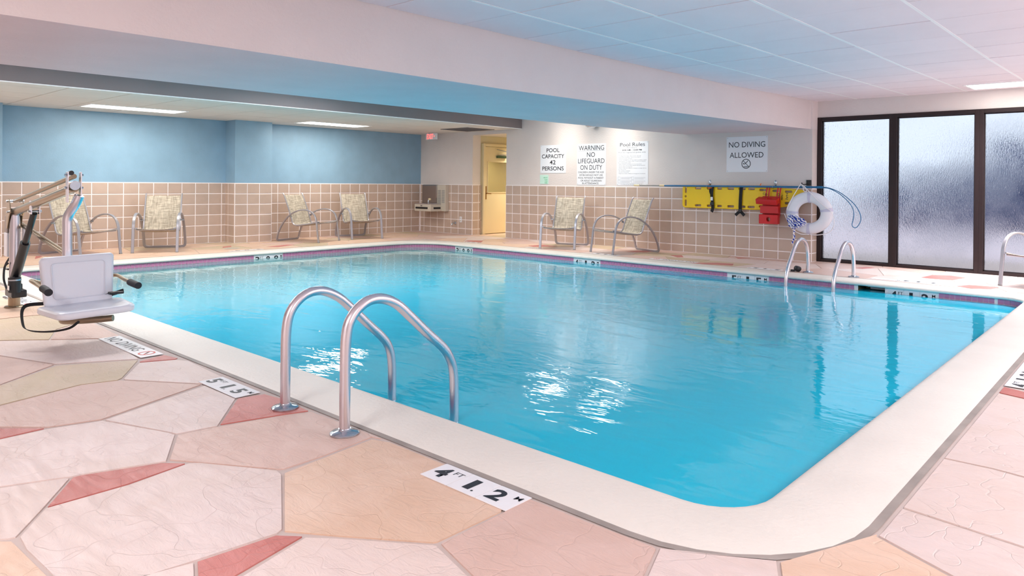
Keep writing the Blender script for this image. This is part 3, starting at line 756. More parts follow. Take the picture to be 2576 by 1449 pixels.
# straight far wall, individually (upper row)
x = PX1 - RAD[2] - .03 - TS / 2; singles = []
me_t = D.meshes.new('tile'); tb = bx(bmesh.new(), -(TS - TG) / 2, (TS - TG) / 2, -.004, 0, -(TS - TG), 0, .001); tb.to_mesh(me_t); tb.free(); me_t.materials.append(m_pink)
bmj = bmesh.new()
while x > PX0 + RAD[3]:
    if not in_marker(x):
        if x > 8.6:
            o = D.objects.new('tile', me_t); o.location = Vector((x, yw, ZT)) - PO; link(o, pool)
        for z in (ZR[1:] if x > 8.6 else ZR):
            bmj.faces.new([bmj.verts.new((xx, yw - .004, zz)) for xx, zz in ((x - (TS - TG) / 2, z - TS + TG), (x + (TS - TG) / 2, z - TS + TG), (x + (TS - TG) / 2, z), (x - (TS - TG) / 2, z))])
    x -= TS
rp = ring(OFF)
# the path order of ring() is counter-clockwise: interior lies to the left
n = len(rp)
seg = [(rp[j], rp[(j + 1) % n]) for j in range(n)]
MB = (-5.49, -4.965)    # marker on the blue-wall side
for p, q in seg:
    if abs(p[1] - yw) < 1e-3 and abs(q[1] - yw) < 1e-3: continue
    if abs(p[0] - (PX0 - OFF)) < 1e-3 and abs(q[0] - (PX0 - OFF)) < 1e-3:   # blue-wall side: leave the marker out
        joined_tiles([(p[0], p[1]), (p[0], MB[1])], ZR, bmj); joined_tiles([(p[0], MB[0]), (p[0], q[1])], ZR, bmj); continue
    joined_tiles([p, q], ZR, bmj)
pobj('tile_rows', bmj, m_pink, kind='stuff')
# skimmer niche
bm = bmesh.new()
for q in (((NX0, yw, 0), (NX0, yw + .32, 0)), ((NX0, yw + .32, 0), (NX1, yw + .32, 0)), ((NX1, yw + .32, 0), (NX1, yw, 0))):
    (xa, ya, _), (xb, yb, _) = q
    bm.faces.new([bm.verts.new(p) for p in ((xa, ya, -.04), (xb, yb, -.04), (xb, yb, -.3), (xa, ya, -.3))])
bm.faces.new([bm.verts.new(p) for p in ((NX0, yw, -.045), (NX1, yw, -.045), (NX1, yw + .32, -.045), (NX0, yw + .32, -.045))])
bm.faces.new([bm.verts.new(p) for p in ((NX0, yw, -.29), (NX1, yw, -.29), (NX1, yw + .32, -.29), (NX0, yw + .32, -.29))])
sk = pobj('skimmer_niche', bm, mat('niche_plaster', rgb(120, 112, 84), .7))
bm = bmesh.new(); joined_tiles([(NX0 + .003, yw + .17), (NX0 + .003, yw)][::-1], ZR, bm)
pobj('return_tiles', bm, m_pink, kind='stuff')
bm = bx(bmesh.new(), NX0 + .10, NX1 - .004, yw + .16, yw + .18, -.10, -.07, .003); bx(bm, NX0 + .10, NX1 - .004, yw + .06, yw + .08, -.062, -.052, .002)
pobj('skimmer_weir', bm, m_white)
# main-drain covers on the bottom
for (cx, cy_) in ((8.0, -5.18), (8.25, -2.28)):
    z = zfloor(cx) + .012
    o = obj('main_drain', bx(bmesh.new(), -.24, .24, -.24, .24, 0, .03, .01), mat('pale_drain_grate', rgb(235, 250, 250), .5) if 'pale_drain_grate' not in D.materials else D.materials['pale_drain_grate'], None, loc=(cx, cy_, z - .012))
    tag(o, 'square main drain cover on the pool bottom, ' + ('nearer the big lamp reflections' if cy_ < -4 else 'farther one, off the sign wall'), 'drain')
# water
bm = bmesh.new()
bm.faces.new([bm.verts.new(p) for p in ((PX0 - .09, PY0 - .09, WZ), (PX1 + .09, PY0 - .09, WZ), (PX1 + .09, yw + .30, WZ), (PX0 - .09, yw + .30, WZ))])
water = obj('pool_water', bm, m_water); water['kind'] = 'stuff'; tag(water, 'clear turquoise pool water with small ripples', 'water')

# ---- depth markers: white tiles with black lettering
def marker_thing(name, label, cat, loc, rot, widths, ht, items, redinks=(), inkm=None, group=None, vertical=False):
    """plates run from the local origin along +x; local +y is up (or +z if vertical)"""
    t = thing(name, label, cat, loc, 0, group)
    t.rotation_euler = rot
    x = 0
    for wd in widths:
        o = obj('plate', bx(bmesh.new(), .0015, wd - .0015, 0, ht, 0, .0035, .0008), m_plate, t, loc=(x, 0, 0)); x += wd
    bm = bmesh.new()
    for it in items: text_bm(bm, *it[:3], **it[3])
    o = obj('lettering', bm, inkm or m_ink, t, loc=(0, 0, .0042)); o['kind'] = 'stuff'
    if redinks:
        bm = bmesh.new(); cx, cy_, r = redinks
        ringm = plate_curve('r', [(cx + r * math.cos(a * PI / 16), cy_ + r * math.sin(a * PI / 16)) for a in range(32)], [[(cx + r * .8 * math.cos(a * PI / 16), cy_ + r * .8 * math.sin(a * PI / 16)) for a in range(32)][::-1]], .0006)
        bm.from_mesh(ringm); D.meshes.remove(ringm)
        T = Matrix.Translation((cx, cy_, 0)) @ Matrix.Rotation(-PI / 4, 4, 'Z')
        vs = [bm.verts.new(T @ Vector(p)) for p in ((-r * .85, -r * .09, 0), (r * .85, -r * .09, 0), (r * .85, r * .09, 0), (-r * .85, r * .09, 0))]; bm.faces.new(vs)
        for p in ([(-r*.4, r*.3), (-r*.2, r*.35), (r*.25, -r*.2), (r*.05, -r*.3)],): bm.faces.new([bm.verts.new((cx + a, cy_ + b, 0)) for a, b in p])
        obj('no_diving_symbol', bm, m_redink, t, loc=(0, 0, .0042))
    return t
def depth_items(ft, m1, m2, wd, ht, dot=True):
    k = ht / .145
    it = [(ft, wd * .36, ht * .5, dict(w=wd * .42, h=ht * .60, bold=.035)), ('FT', wd * .80, ht * .68, dict(w=wd * .30, h=ht * .2)),
          (m1, wd * 1.45, ht * .5, dict(w=wd * (.22 if m1 == '1' else .42), h=ht * .60, bold=(.018 if m1 == '1' else .035))),
          (m2, wd * 2.30, ht * .5, dict(w=wd * .44, h=ht * .60, bold=.035)), ('M', wd * 2.82, ht * .70, dict(w=wd * .20, h=ht * .2, bold=.006))]
    if dot: it.append(('.', wd * 1.68, ht * .22, dict(w=wd * .07, h=wd * .07)))
    return it
W3 = .165
marker_thing('depth_marker', 'white deck depth marker reading 4 FT 1.2 M beside the near pool edge', 'marker', (11.612, -9.440, .0005), (0, 0, 0), [W3] * 3, .147, depth_items('4', '1', '2', W3, .147))
marker_thing('depth_marker', 'white deck depth marker reading 5 FT 1.5 M left of the near ladder', 'marker', (9.568, -9.474, .0005), (0, 0, 0), [.159] * 3, .147, depth_items('5', '1', '5', .159, .147))
nd = [('NO', .115, .072, dict(w=.17, h=.085)), ('DIVING', .44, .072, dict(w=.36, h=.085))]
marker_thing('deck_sign_tile', 'white deck tile reading NO DIVING with a red circle beside the near coping', 'marker', (7.85, -9.488, .0005), (0, 0, 0), [.283] * 3, .147, nd, (.745, .075, .055))
marker_thing('deck_sign_tile', 'white deck tile with a red no diving circle behind the lift post', 'marker', (4.95, -9.488, .0005), (0, 0, 0), [.283] * 3, .147, nd, (.745, .075, .055))
it = depth_items('4', '1', '2', .16, .147) + [('NO DIVING', .72, .072, dict(w=.40, h=.085))]
marker_thing('depth_marker', 'white deck depth marker on the right-hand deck, cut by the picture edge', 'marker', (13.335, -6.185, .0005), (0, 0, PI / 2), [.16] * 6, .147, it)
# far deck (they face the far wall, so they read upside down from here)
marker_thing('depth_marker', 'white deck depth marker beyond the pool, left of the far ladder', 'marker', (9.80, -1.365, .0005), (0, 0, PI), [W3] * 3, .13, depth_items('5', '1', '5', W3, .13))
marker_thing('depth_marker', 'white deck depth marker beyond the pool, below the middle window', 'marker', (11.80, -1.30, .0005), (0, 0, PI), [W3] * 3 + [.30], .15, depth_items('4', '1', '2', W3, .15))
marker_thing('deck_sign_tile', 'white NO DIVING deck tile on the far deck below the yellow board', 'marker', (8.46, -1.345, .0005), (0, 0, PI), [.283] * 3, .13, nd, (.745, .06, .05))
marker_thing('depth_marker', 'white deck depth marker between the two chairs at the sign wall', 'marker', (6.98, -1.345, .0005), (0, 0, PI), [.19] * 3, .14, depth_items('4', '1', '2', .19, .14))
marker_thing('deck_sign_tile', 'small white deck tile in front of the left chair at the sign wall', 'marker', (5.25, -1.36, .0005), (0, 0, PI), [.2, .2], .10, [('NO DIVING', .2, .05, dict(w=.34, h=.06))])
marker_thing('depth_marker', 'white deck depth marker in front of the corridor opening', 'marker', (3.62, -1.345, .0005), (0, 0, PI), [.15] * 3, .13, depth_items('3', '0', '9', .15, .13))
marker_thing('depth_marker', 'pale deck depth marker in front of the blue pilaster', 'marker', (1.85, -5.10, .0005), (0, 0, -PI / 2), [.2] * 3, .12, depth_items('3', '0', '9', .2, .12))
# waterline markers, half under water
for (a, b), (f, m1, m2), lab in zip(WLM, (('3', '0', '9'), ('4', '1', '2'), ('5', '1', '5'), ('4', '1', '2')), (
        'waterline depth marker 3 FT below the corridor opening', 'waterline depth marker 4 FT below the two sign-wall chairs',
        'waterline depth marker 5 FT 1.5 M left of the far ladder', 'waterline depth marker 4 FT at the right, next to the skimmer')):
    wd = (b - a) / 3
    marker_thing('waterline_marker', 'white ' + lab, 'marker', (a, yw - .001, -.205), (PI / 2, 0, 0), [wd] * 3, .16, depth_items(f, m1, m2, wd, .175 * .92, False))
wd = (MB[1] - MB[0]) / 3
marker_thing('waterline_marker', 'white waterline depth marker 3 FT on the blue-wall side of the pool', 'marker', (PX0 - OFF + .001, MB[0], -.205), (PI / 2, 0, PI / 2), [wd] * 3, .16, depth_items('3', '0', '9', wd, .16, False))
# small round deck drain
dr = tag(obj('deck_drain', lathe([(0, .001), (.13, .001), (.135, .004), (.12, .007), (0, .007)], 28), m_beige, None, loc=(1.41, -5.42, 0)), 'round cream grated deck drain before the blue pilaster', 'drain')
bm = bmesh.new()
for i in range(-3, 4):
    for j in range(-3, 4):
        if i * i + j * j < 11: lathe([(0, 0), (.007, 0)], 6, bm, None); bmesh.ops.translate(bm, vec=(i * .031, j * .031, 0), verts=bm.verts[-7:])
obj('drain_holes', bm, m_black, dr, loc=(0, 0, .0076))['kind'] = 'stuff'

# ================================================================== LADDERS
def ladder(name, label, rails, rr=.026, fl=.07):
    t = thing(name, label, 'ladder', (rails[0][0], rails[0][1][0][0], 0))
    org = Vector(t.location)
    for x, pts in rails:
        P = [Vector((x, y, z)) - org for y, z in pts]
        r = obj('rail', tube(catmull(P, 7), rr, 16), m_steel, t, smooth=True)
        b = P[0]
        obj('base_flange', lathe([(0, .026), (rr + .003, .026), (rr + .006, .020), (fl * .55, .017), (fl * .9, .012), (fl, .006), (fl, 0), (0, 0)], 28), m_chrome, t, loc=(b.x, b.y, 0.001), smooth=True)
    (xa, pa), (xb, pb) = rails
    for z in (-.33, -.60):
        ya = pa[-1][0]
        obj('tread', bx(bmesh.new(), xa, xb, ya - .04, ya + .04, z - .012, z + .012, .006), m_white, t, loc=-org)
    return t
NL = [(-9.372, .0), (-9.372, .20), (-9.368, .42), (-9.338, .525), (-9.262, .592), (-9.165, .605), (-9.06, .562), (-8.962, .48), (-8.85, .375), (-8.75, .283), (-8.70, .215), (-8.678, .13), (-8.672, 0), (-8.67, -.25), (-8.67, -.72)]
NR = [(-9.378, .0), (-9.378, .22), (-9.374, .46), (-9.344, .556), (-9.27, .617), (-9.18, .628), (-9.08, .59), (-8.98, .505), (-8.87, .405), (-8.765, .315), (-8.715, .25), (-8.685, .165), (-8.677, 0), (-8.675, -.25), (-8.675, -.72)]
ladder('pool_ladder', 'stainless steel pool ladder rails in the foreground, near pool edge', [(10.40, NL), (10.968, NR)])
FL = [(-1.40, .0), (-1.405, .16), (-1.44, .335), (-1.53, .44), (-1.66, .478), (-1.78, .450), (-1.88, .38), (-1.99, .26), (-2.10, .13), (-2.15, .02), (-2.165, -.12), (-2.165, -.35), (-2.165, -.75)]
ladder('pool_ladder', 'smaller stainless steel pool ladder across the pool, in front of the windows', [(10.17, FL), (10.80, [(y - .06, z) for y, z in FL])])

# ================================================================== CHAIRS
def chair_proto(label):
    t = thing('sling_chair', label, 'chair')
    hw = .33
    side = [(-.50, 0), (-.475, .17), (-.452, .34), (-.432, .46), (-.375, .56), (-.27, .622), (-.13, .640), (.03, .612), (.18, .54), (.31, .43), (.41, .30), (.475, .17), (.503, .075)]
    P = [Vector((-hw, y, z)) for y, z in side] + [Vector((-hw + .015, .512, .032)), Vector((-hw + .07, .508, .014)), Vector((-hw + .16, .505, .012))]
    Q = [Vector((-p.x, p.y, p.z)) for p in P[::-1]]
    obj('frame', sweep(bmesh.new(), catmull(P + Q, 4), flat(.045, .022, .45), bin0=(1, 0, 0)), m_alu, t, smooth=True)
    for s in (-1, 1):
        obj('foot_cap', bx(bmesh.new(), s * hw - .023, s * hw + .023, -.512, -.488, 0, .016, .003), m_grey, t)
    sl = [(-.47, .405), (-.40, .395), (-.25, .368), (-.10, .345), (.03, .330), (.11, .335), (.165, .375), (.195, .45), (.24, .58), (.295, .72), (.35, .85), (.385, .93), (.415, .965)]
    for s in (-1, 1):
        obj('seat_rail', tube([(s * (hw - .045), y, z) for y, z in catmull([(a, b, 0) for a, b in sl], 3) for y, z in [(y, z)]] if False else [(s * (hw - .045), v.x, v.y) for v in catmull([(a, b, 0) for a, b in sl], 4)], .0125, 8), m_alu, t, smooth=True)
    # sling: slightly sagging between the rails
    cs = catmull([(a, b, 0) for a, b in sl[:-1]], 4); nu = 8; bm = bmesh.new(); rows = []
    w_ = hw - .045
    for i, v in enumerate(cs):
        row = []; tt = i / (len(cs) - 1)
        a = cs[max(0, i - 1)]; b = cs[min(len(cs) - 1, i + 1)]; d = (b - a).normalized(); nrm = Vector((d.y, -d.x))
        for k in range(nu + 1):
            u = -1 + 2 * k / nu; sag = .018 * (1 - u * u)
            row.append(bm.verts.new((u * w_, v.x + nrm.x * (sag + .004), v.y + nrm.y * (sag + .004) if tt < .99 else v.y)))
        rows.append(row)
    for A, B in zip(rows, rows[1:]):
        for k in range(nu): bm.faces.new((A[k], A[k + 1], B[k + 1], B[k]))
    sm = obj('sling', bm, m_sling, t, smooth=True)
    md = sm.modifiers.new('thick', 'SOLIDIFY'); md.thickness = .006; md.offset = 0
    obj('crossbar', tube([(-w_, -.44, .378), (0, -.44, .374), (w_, -.44, .378)], .011, 8), m_alu, t)
    obj('crossbar', tube([(-w_, .06, .318), (w_, .06, .318)], .010, 8), m_alu, t)
    for s in (-1, 1):
        for (y, z) in ((-.445, .40), (.20, .505)):
            obj('bolt', cyl((s * (hw - .05), y, z), (s * (hw + .016), y, z), .0085, 8), m_chrome, t)
    return t
GRP = 'sling chairs round the pool'
chairs = [  # x, y, facing angle, label
    (5.31, -.82, .40, 'sling chair beside the corridor, below the pool capacity sign'),
    (6.69, -.83, -.32, 'sling chair below the pool rules sign, turned to the left'),
    (.86, -3.58, 1.94, 'sling chair right of the blue pilaster, turned toward the corner'),
    (.79, -2.34, 1.33, 'sling chair nearest the drinking fountain on the blue-wall side'),
    (.88, -6.43, 1.06, 'sling chair left of the blue pilaster, facing the pool squarely'),
    (.77, -7.60, 1.88, 'sling chair partly hidden behind the pool lift'),
    (12.86, -.62, -.35, 'sling chair by the windows, cut off by the right picture edge')]
proto = chair_proto(chairs[0][3])
for i, (x, y, a, lab) in enumerate(chairs):
    if i == 0: c = proto
    else:
        c = proto.copy(); COL.objects.link(c)
        for ch in list(proto.children):
            k = ch.copy(); COL.objects.link(k); k.parent = c
    c['label'] = lab; c['group'] = GRP; c['category'] = 'chair'
    c.location = (x, y, 0.001); c.rotation_euler = (0, 0, a)

# ================================================================== POOL LIFT
lift = thing('pool_lift', 'stainless pool lift with white seat swung over the near-left pool edge', 'pool lift', (5.755, -9.56, 0))
LO = Vector(lift.location)
def lobj(name, bm, m, par=None, **k):
    o = obj(name, bm, m, par or lift, **k)
    if par is None: o.location = -LO
    return o
px, py = 5.755, -9.56
post = lobj('post', cyl((px, py, .0), (px, py, .93), .043, 24), m_steel, smooth=True)
lobj('post_sleeve', cyl((px, py, .0), (px, py, .19), .048, 24), m_tan, smooth=True)
lobj('floor_flange', lathe([(0, .012), (.075, .012), (.08, .006), (.08, 0), (0, 0)], 24, mtx=Matrix.Translation((px, py, 0))), m_tan)
mx_, my = 7.50, -9.56      # seat mast
# post head bracket: two side plates with pins
for s in (-1, 1):
    poly = [(-.075, .74), (-.03, .74), (.03, .86), (.085, .90), (.06, .97), (.03, 1.02), (-.01, 1.03), (-.03, .98), (-.075, .88)]
    bm = bmesh.new(); yy = s * .052
    A = [bm.verts.new((px + a, py + yy - .004, b)) for a, b in poly]; B = [bm.verts.new((px + a, py + yy + .004, b)) for a, b in poly]
    bm.faces.new(A); bm.faces.new(B[::-1])
    for j in range(len(poly)): bm.faces.new((A[j], A[(j + 1) % len(poly)], B[(j + 1) % len(poly)], B[j]))
    lobj('bracket_plate', bm, m_tan)
for (x, z) in ((px + .0, 1.00), (px + .02, .90)):
    lobj('pivot_bolt', cyl((x, py - .07, z), (x, py + .07, z), .011, 10), m_chrome)
E1, E2 = (mx_ - .01, my, 1.195), (mx_ - .01, my, 1.135)
lobj('upper_arm', cyl((px + .0, py, 1.00), (mx_ - .0, my, 1.235), .020, 14), m_tan, smooth=True)
lobj('main_arm', cyl((px + .02, py, .90), (mx_ - .01, my, 1.145), .038, 20), m_tan, smooth=True)
# mast head plates and mast
for s in (-1, 1):
    lobj('bracket_plate', bx(bmesh.new(), mx_ - .03, mx_ + .02, my + s * .045 - .004, my + s * .045 + .004, 1.03, 1.27, .002), m_steel)
    for z in (1.245, 1.145): lobj('pivot_bolt', cyl((mx_ - .005, my + s * .04, z), (mx_ - .005, my + s * .064, z), .010, 10), m_chrome)
lobj('end_cap', cyl((mx_ + .02, my, 1.165), (mx_ + .032, my, 1.163), .036, 24), m_white)
lobj('cap', cyl((mx_ - .02, my - .02, 1.262), (mx_ + .01, my - .02, 1.262), .018, 12), m_black)
MP = [(mx_ + .03, my + .03, 1.085), (mx_ + .01, my + .01, 1.02), (mx_ - .03, my - .015, .955), (mx_ - .045, my - .03, .90), (mx_ - .045, my - .03, .80), (mx_ - .045, my - .03, .50), (mx_ - .045, my - .03, .16)]
lobj('seat_mast', tube(catmull(MP, 6), .035, 20), m_steel, smooth=True)
# actuator: lower housing, thinner rod, clevis, gearbox and motor
a0 = Vector((px + .06, py - .03, .19)); a1 = Vector((px + .66, py, .93)); d = (a1 - a0); am = a0 + d * .60
act = lobj('actuator', cyl(a0, am, .040, 18), m_black, smooth=True)
obj('actuator_rod', cyl(am, a0 + d * .97, .026, 14), m_black, act, smooth=True)
for s in (-1, 1):
    lobj('clevis', bx(bmesh.new(), a1.x - .03, a1.x + .03, py + s * .03 - .004, py + s * .03 + .004, .90, 1.02, .002), m_steel)
lobj('clevis_pin', cyl((a1.x, py - .05, .925), (a1.x, py + .05, .925), .011, 10), m_chrome)
bm = bx(bmesh.new(), px - .0, px + .25, py - .075, py + .045, .115, .185, .015); bx(bm, px + .02, px + .12, py - .06, py + .04, .10, .23, .012)
lobj('gearbox', bm, m_black)
mt = lobj('motor', cyl((px + .235, py - .05, .17), (px + .235, py - .05, .305), .050, 22), m_black, smooth=True)
obj('motor_band', cyl((px + .235, py - .05, .278), (px + .235, py - .05, .290), .0515, 22), m_chrome, mt)
obj('motor_label', bx(bmesh.new(), px + .22, px + .275, py - .1015, py - .098, .195, .235), m_whitep, mt)
bm = bmesh.new()
for k in range(9): bx(bm, px - .01 + .012 * k, px + .0 + .012 * k, py - .085 - (k % 2) * .006, py - .07, .098 - .003 * (k % 3), .108)
lobj('ball_chain', bm, m_chrome)['kind'] = 'stuff'
# control boxes behind the post and their cables
lobj('control_box', bx(bmesh.new(), px - .17, px - .055, py - .05, py + .06, .47, .70, .01), m_white)
lobj('battery', bx(bmesh.new(), px - .15, px - .05, py - .05, py + .06, .70, .86, .008), mat('grey_battery_case', rgb(150, 140, 138), .4))
lobj('mounting_plate', bx(bmesh.new(), px + .03, px + .10, py + .05, py + .058, .50, .74, .004), m_white)
lobj('cable', tube(catmull([(px - .14, py - .0, .47), (px - .17, py - .03, .40), (px - .12, py - .05, .36), (px - .04, py - .04, .355)], 6), .009, 8), m_black, smooth=True)
lobj('cable', tube(catmull([(px + .02, py - .055, .42), (px - .01, py - .075, .38), (px - .015, py - .08, .28), (px + .02, py - .075, .22), (px + .09, py - .07, .18), (px + .19, py - .06, .285), (px + .22, py - .05, .305)], 6), .009, 8), m_black, smooth=True)
# diagonal turning bar behind mast and post
lobj('turning_bar', cyl((px - .35, py + .08, .80), (mx_ - .06, my + .05, .555), .022, 14), m_tan, smooth=True)
# seat: back, pan, arms, straps. Local frame: origin under the back, +x is where it faces
sx, sy = 7.64, -9.575
def seat_plate(us, vs, th, rad, place, bulge=0.02, n=12):
    """rounded pad us x vs, thickness th; place(u, v, t) -> point"""
    out = rrect(-us / 2, us / 2, -vs / 2, vs / 2, rad, 5); bm = bmesh.new(); rings = []
    for t, s in ((-.5, .90), (-.44, .965), (-.25, 1.0), (.25, 1.0), (.44, .965), (.5, .90)):
        rings.append([bm.verts.new(place(u * s, v * s, t * th)) for u, v in out])
    for A, B in zip(rings, rings[1:]):
        for j in range(len(A)): bm.faces.new((A[j], A[(j + 1) % len(A)], B[(j + 1) % len(A)], B[j]))
    for R, s in ((rings[0], -1), (rings[-1], 1)):
        R2 = []
        for v, (u0, v0) in zip(R, out): R2.append(bm.verts.new(place(u0 * .62, v0 * .62, s * (th * .5 + (bulge if s > 0 else 0)))))
        for j in range(len(R)): bm.faces.new((R[j], R[(j + 1) % len(R)], R2[(j + 1) % len(R)], R2[j]))
        bm.faces.new(R2)
    return bm
lean = math.radians(9)
def bp_(u, v, t):   # u across (+y), v up, t forward (+x); a narrower bottom as in the photo
    uu = u * (1 + .10 * v / .37)
    return (sx + .035 + t * math.cos(lean) - v * math.sin(lean), sy + uu, .445 + v * math.cos(lean) + t * math.sin(lean) + .02 * u)
lobj('backrest', seat_plate(.475, .375, .055, .035, bp_, -.006), m_white, smooth=True)
lobj('back_panel_rib', sweep(bmesh.new(), [bp_(u, v, .030) for u, v in rrect(-.175, .175, -.135, .135, .03, 4)], circ(.0035, 6), closed=True), m_white)
def pp_(u, v, t): return (sx + .28 + v, sy + u * (1 - .10 * (v > .1)), .245 + t + .09 * max(0, u) ** 1.3 * .9)
lobj('seat_pan', seat_plate(.56, .46, .055, .06, pp_, -.008), m_white, smooth=True)
for s, dz in ((-1, 0), (1, -0.01)):
    yy = sy + s * .285
    arm = lobj('armrest', tube(catmull([(sx - .10, sy + s * .10, .40), (sx - .12, sy + s * .22, .43 + dz), (sx - .04, yy, .455 + dz), (sx + .14, yy, .44 + dz), (sx + .40, yy + s * .005, .42 + dz)], 5), .014, 12), m_tan, smooth=True)
    obj('foam_grip', tube(catmull([(sx + .27, yy, .430 + dz), (sx + .35, yy, .424 + dz), (sx + .425, yy + s * .005, .418 + dz)], 3), .026, 14), m_rubber, arm, smooth=True)
lobj('footrest_tube', tube(catmull([(sx - .05, sy - .05, .16), (sx + .12, sy - .12, .155), (sx + .30, sy - .02, .17), (sx + .42, sy + .12, .185)], 6), .024, 14), m_tan, smooth=True)
def strap(pts, wd=.026, name='strap'): return lobj(name, sweep(bmesh.new(), catmull(pts, 6), flat(wd, .004, .2), bin0=(0.2, .3, 1)), m_web, smooth=True)
strap([(sx + .02, sy - .20, .285), (sx - .02, sy - .33, .27), (sx + .12, sy - .37, .17), (sx + .20, sy - .35, .13), (sx + .32, sy - .26, .125), (sx + .40, sy - .16, .145), (sx + .42, sy - .10, .19)])
st_ = strap([(sx + .02, sy - .20, .285), (sx + .06, sy - .05, .282), (sx + .07, sy + .08, .29), (sx + .08, sy + .20, .31), (sx + .09, sy + .30, .335)], .03)
obj('buckle', bx(bmesh.new(), sx + .07, sx + .13, sy + .19, sy + .29, .315, .335, .006), m_black, st_)

# ================================================================== SIGNS
def sign(name, label, x0, x1, z0, z1, items, rules=(), screws=True, panel=m_whitep, ink=m_ink, lighter=()):
    t = thing(name, label, 'sign', ((x0 + x1) / 2, -.001, z0)); w_, h_ = x1 - x0, z1 - z0
    t.rotation_euler = (0, 0, 0)
    obj('panel', bx(bmesh.new(), -w_ / 2, w_ / 2, -.004, 0, 0, h_, .001), panel, t)
    for its, m, nm in ((items, ink, 'lettering'), (lighter, m_ink2, 'small_print')):
        if not its: continue
        bm = bmesh.new()
        for s, cx, cz, kw in its: text_bm(bm, s, (cx - .5) * w_, cz * h_, **{k: (v * (w_ if k == 'w' else h_) if k in 'wh' else v) for k, v in kw.items()})
        for r in (rules if nm == 'lettering' else ()):
            bm.faces.new([bm.verts.new(p) for p in (((r[0] - .5) * w_, r[2] * h_, 0), ((r[1] - .5) * w_, r[2] * h_, 0), ((r[1] - .5) * w_, r[2] * h_ + .003, 0), ((r[0] - .5) * w_, r[2] * h_ + .003, 0))])
        o = obj(nm, bm, m, t, loc=(0, -.0048, 0), rot=(PI / 2, 0, 0)); o['kind'] = 'stuff'
    if screws:
        for a in (-1, 1):
            for b in (.018, h_ - .018): obj('screw', cyl((a * (w_ / 2 - .02), -.004, b), (a * (w_ / 2 - .02), -.007, b), .005, 8), m_grey, t)
    return t
sign('pool_capacity_sign', 'white sign reading POOL CAPACITY 42 PERSONS', 3.957, 4.652, 1.424, 2.008,
     [('POOL', .5, .815, dict(w=.51, h=.145, bold=.012)), ('CAPACITY', .5, .60, dict(w=.88, h=.145, bold=.012)), ('42', .49, .385, dict(w=.23, h=.155, bold=.012)), ('PERSONS', .5, .165, dict(w=.84, h=.145, bold=.012))])
sign('own_risk_notice', 'small pale green notice under the pool capacity sign', 3.947, 4.185, 1.195, 1.388,
     [('USE AT', .66, .70, dict(w=.5, h=.12, bold=.02)), ('YOUR', .70, .51, dict(w=.38, h=.12, bold=.02)), ('OWN', .73, .32, dict(w=.32, h=.12, bold=.02)), ('RISK', .74, .13, dict(w=.32, h=.12, bold=.02))], screws=False, panel=m_green, ink=m_greenink)
sign('lifeguard_warning_sign', 'white sign reading WARNING NO LIFEGUARD ON DUTY', 4.945, 5.662, 1.184, 2.008,
     [('WARNING', .5, .898, dict(w=.88, h=.115)), ('NO', .49, .735, dict(w=.28, h=.115)), ('LIFEGUARD', .5, .583, dict(w=.92, h=.115)), ('ON DUTY', .5, .425, dict(w=.76, h=.115)),
      ('CHILDREN UNDER THE AGE', .49, .310, dict(w=.90, h=.042, bold=.008)), ('OF', .13, .240, dict(w=.09, h=.042, bold=.008)), ('16', .235, .243, dict(w=.08, h=.052, bold=.012)), ('SHOULD NOT USE', .60, .240, dict(w=.60, h=.042, bold=.008)), ('POOL WITHOUT A PARENT', .49, .172, dict(w=.88, h=.042, bold=.008)),
      ('OR ADULT GUARDIAN', .5, .105, dict(w=.73, h=.042, bold=.008)), ('IN ATTENDANCE.', .48, .040, dict(w=.58, h=.042, bold=.008))], rules=[(.04, .96, .825)])
RL = ["No lifeguard on duty.  Swim at your own risk.", "No DIVING OR JUMPING.  Maximum pool depth 5'", "Maximum Occupancy 42 People", "Owners & management not responsible for accidents or injury", "Non-swimmers and children under 16 must be accompanied", "  by a responsible adult", "Glass containers prohibited. Do not swim alone", "Persons with communicable diseases shall not use pool",
      "Shower before entering pool", "Persons under the influence of alcohol or drugs shall not", "  use the pool", "No running or horseplay", "No pets in pool area", "Report any unsafe conditions to management immediately"]
small = [('\u2022 ' + s if not s.startswith(' ') else '   ' + s.strip(), .05, .672 - .031 * k, dict(w=min(.9, .0155 * (len(s) + 2)), h=.021, align='L')) for k, s in enumerate(RL)]
small += [('Pool Hours:', .49, .862, dict(w=.32, h=.028)), ('Pool for registered guests only', .49, .752, dict(w=.87, h=.036)), ('In Case of an Emergency Call 911', .49, .028, dict(w=.70, h=.028))]
rs = sign('pool_rules_sign', 'white sign headed Pool Rules in small print', 5.925, 6.638, 1.184, 2.018,
     [('Pool Rules', .5, .935, dict(w=.79, h=.085)), ('8:00 AM - 10:00 PM', .49, .808, dict(w=.62, h=.032, bold=.02))], lighter=small)
bm = bmesh.new()
for cx, cz in ((.08, .165), (.08, .085), (.52, .165), (.52, .085)):
    a, b = (cx - .5) * .713, cz * .834
    sweep(bm, [(a - .028, 0, b - .025), (a + .028, 0, b - .025), (a + .028, 0, b + .025), (a - .028, 0, b + .025)], circ(.0012, 4), closed=True)
    for k in range(4): bx(bm, a + .045, a + .045 + (.24 if k < 2 else .2), -.0004, 0, b + .018 - .013 * k, b + .0195 - .013 * k)
o = obj('form_boxes', bm, m_ink2, rs, loc=(0, -.0048, 0)); o['kind'] = 'stuff'
nds = sign('no_diving_sign', 'white sign reading NO DIVING ALLOWED with a diver symbol, above the yellow board', 8.222, 8.958, 1.430, 2.030,
     [('NO DIVING', .5, .775, dict(w=.88, h=.155)), ('ALLOWED', .49, .48, dict(w=.82, h=.155))])
cx, cz, r = -.01, .14, .082
sym = bmesh.new()
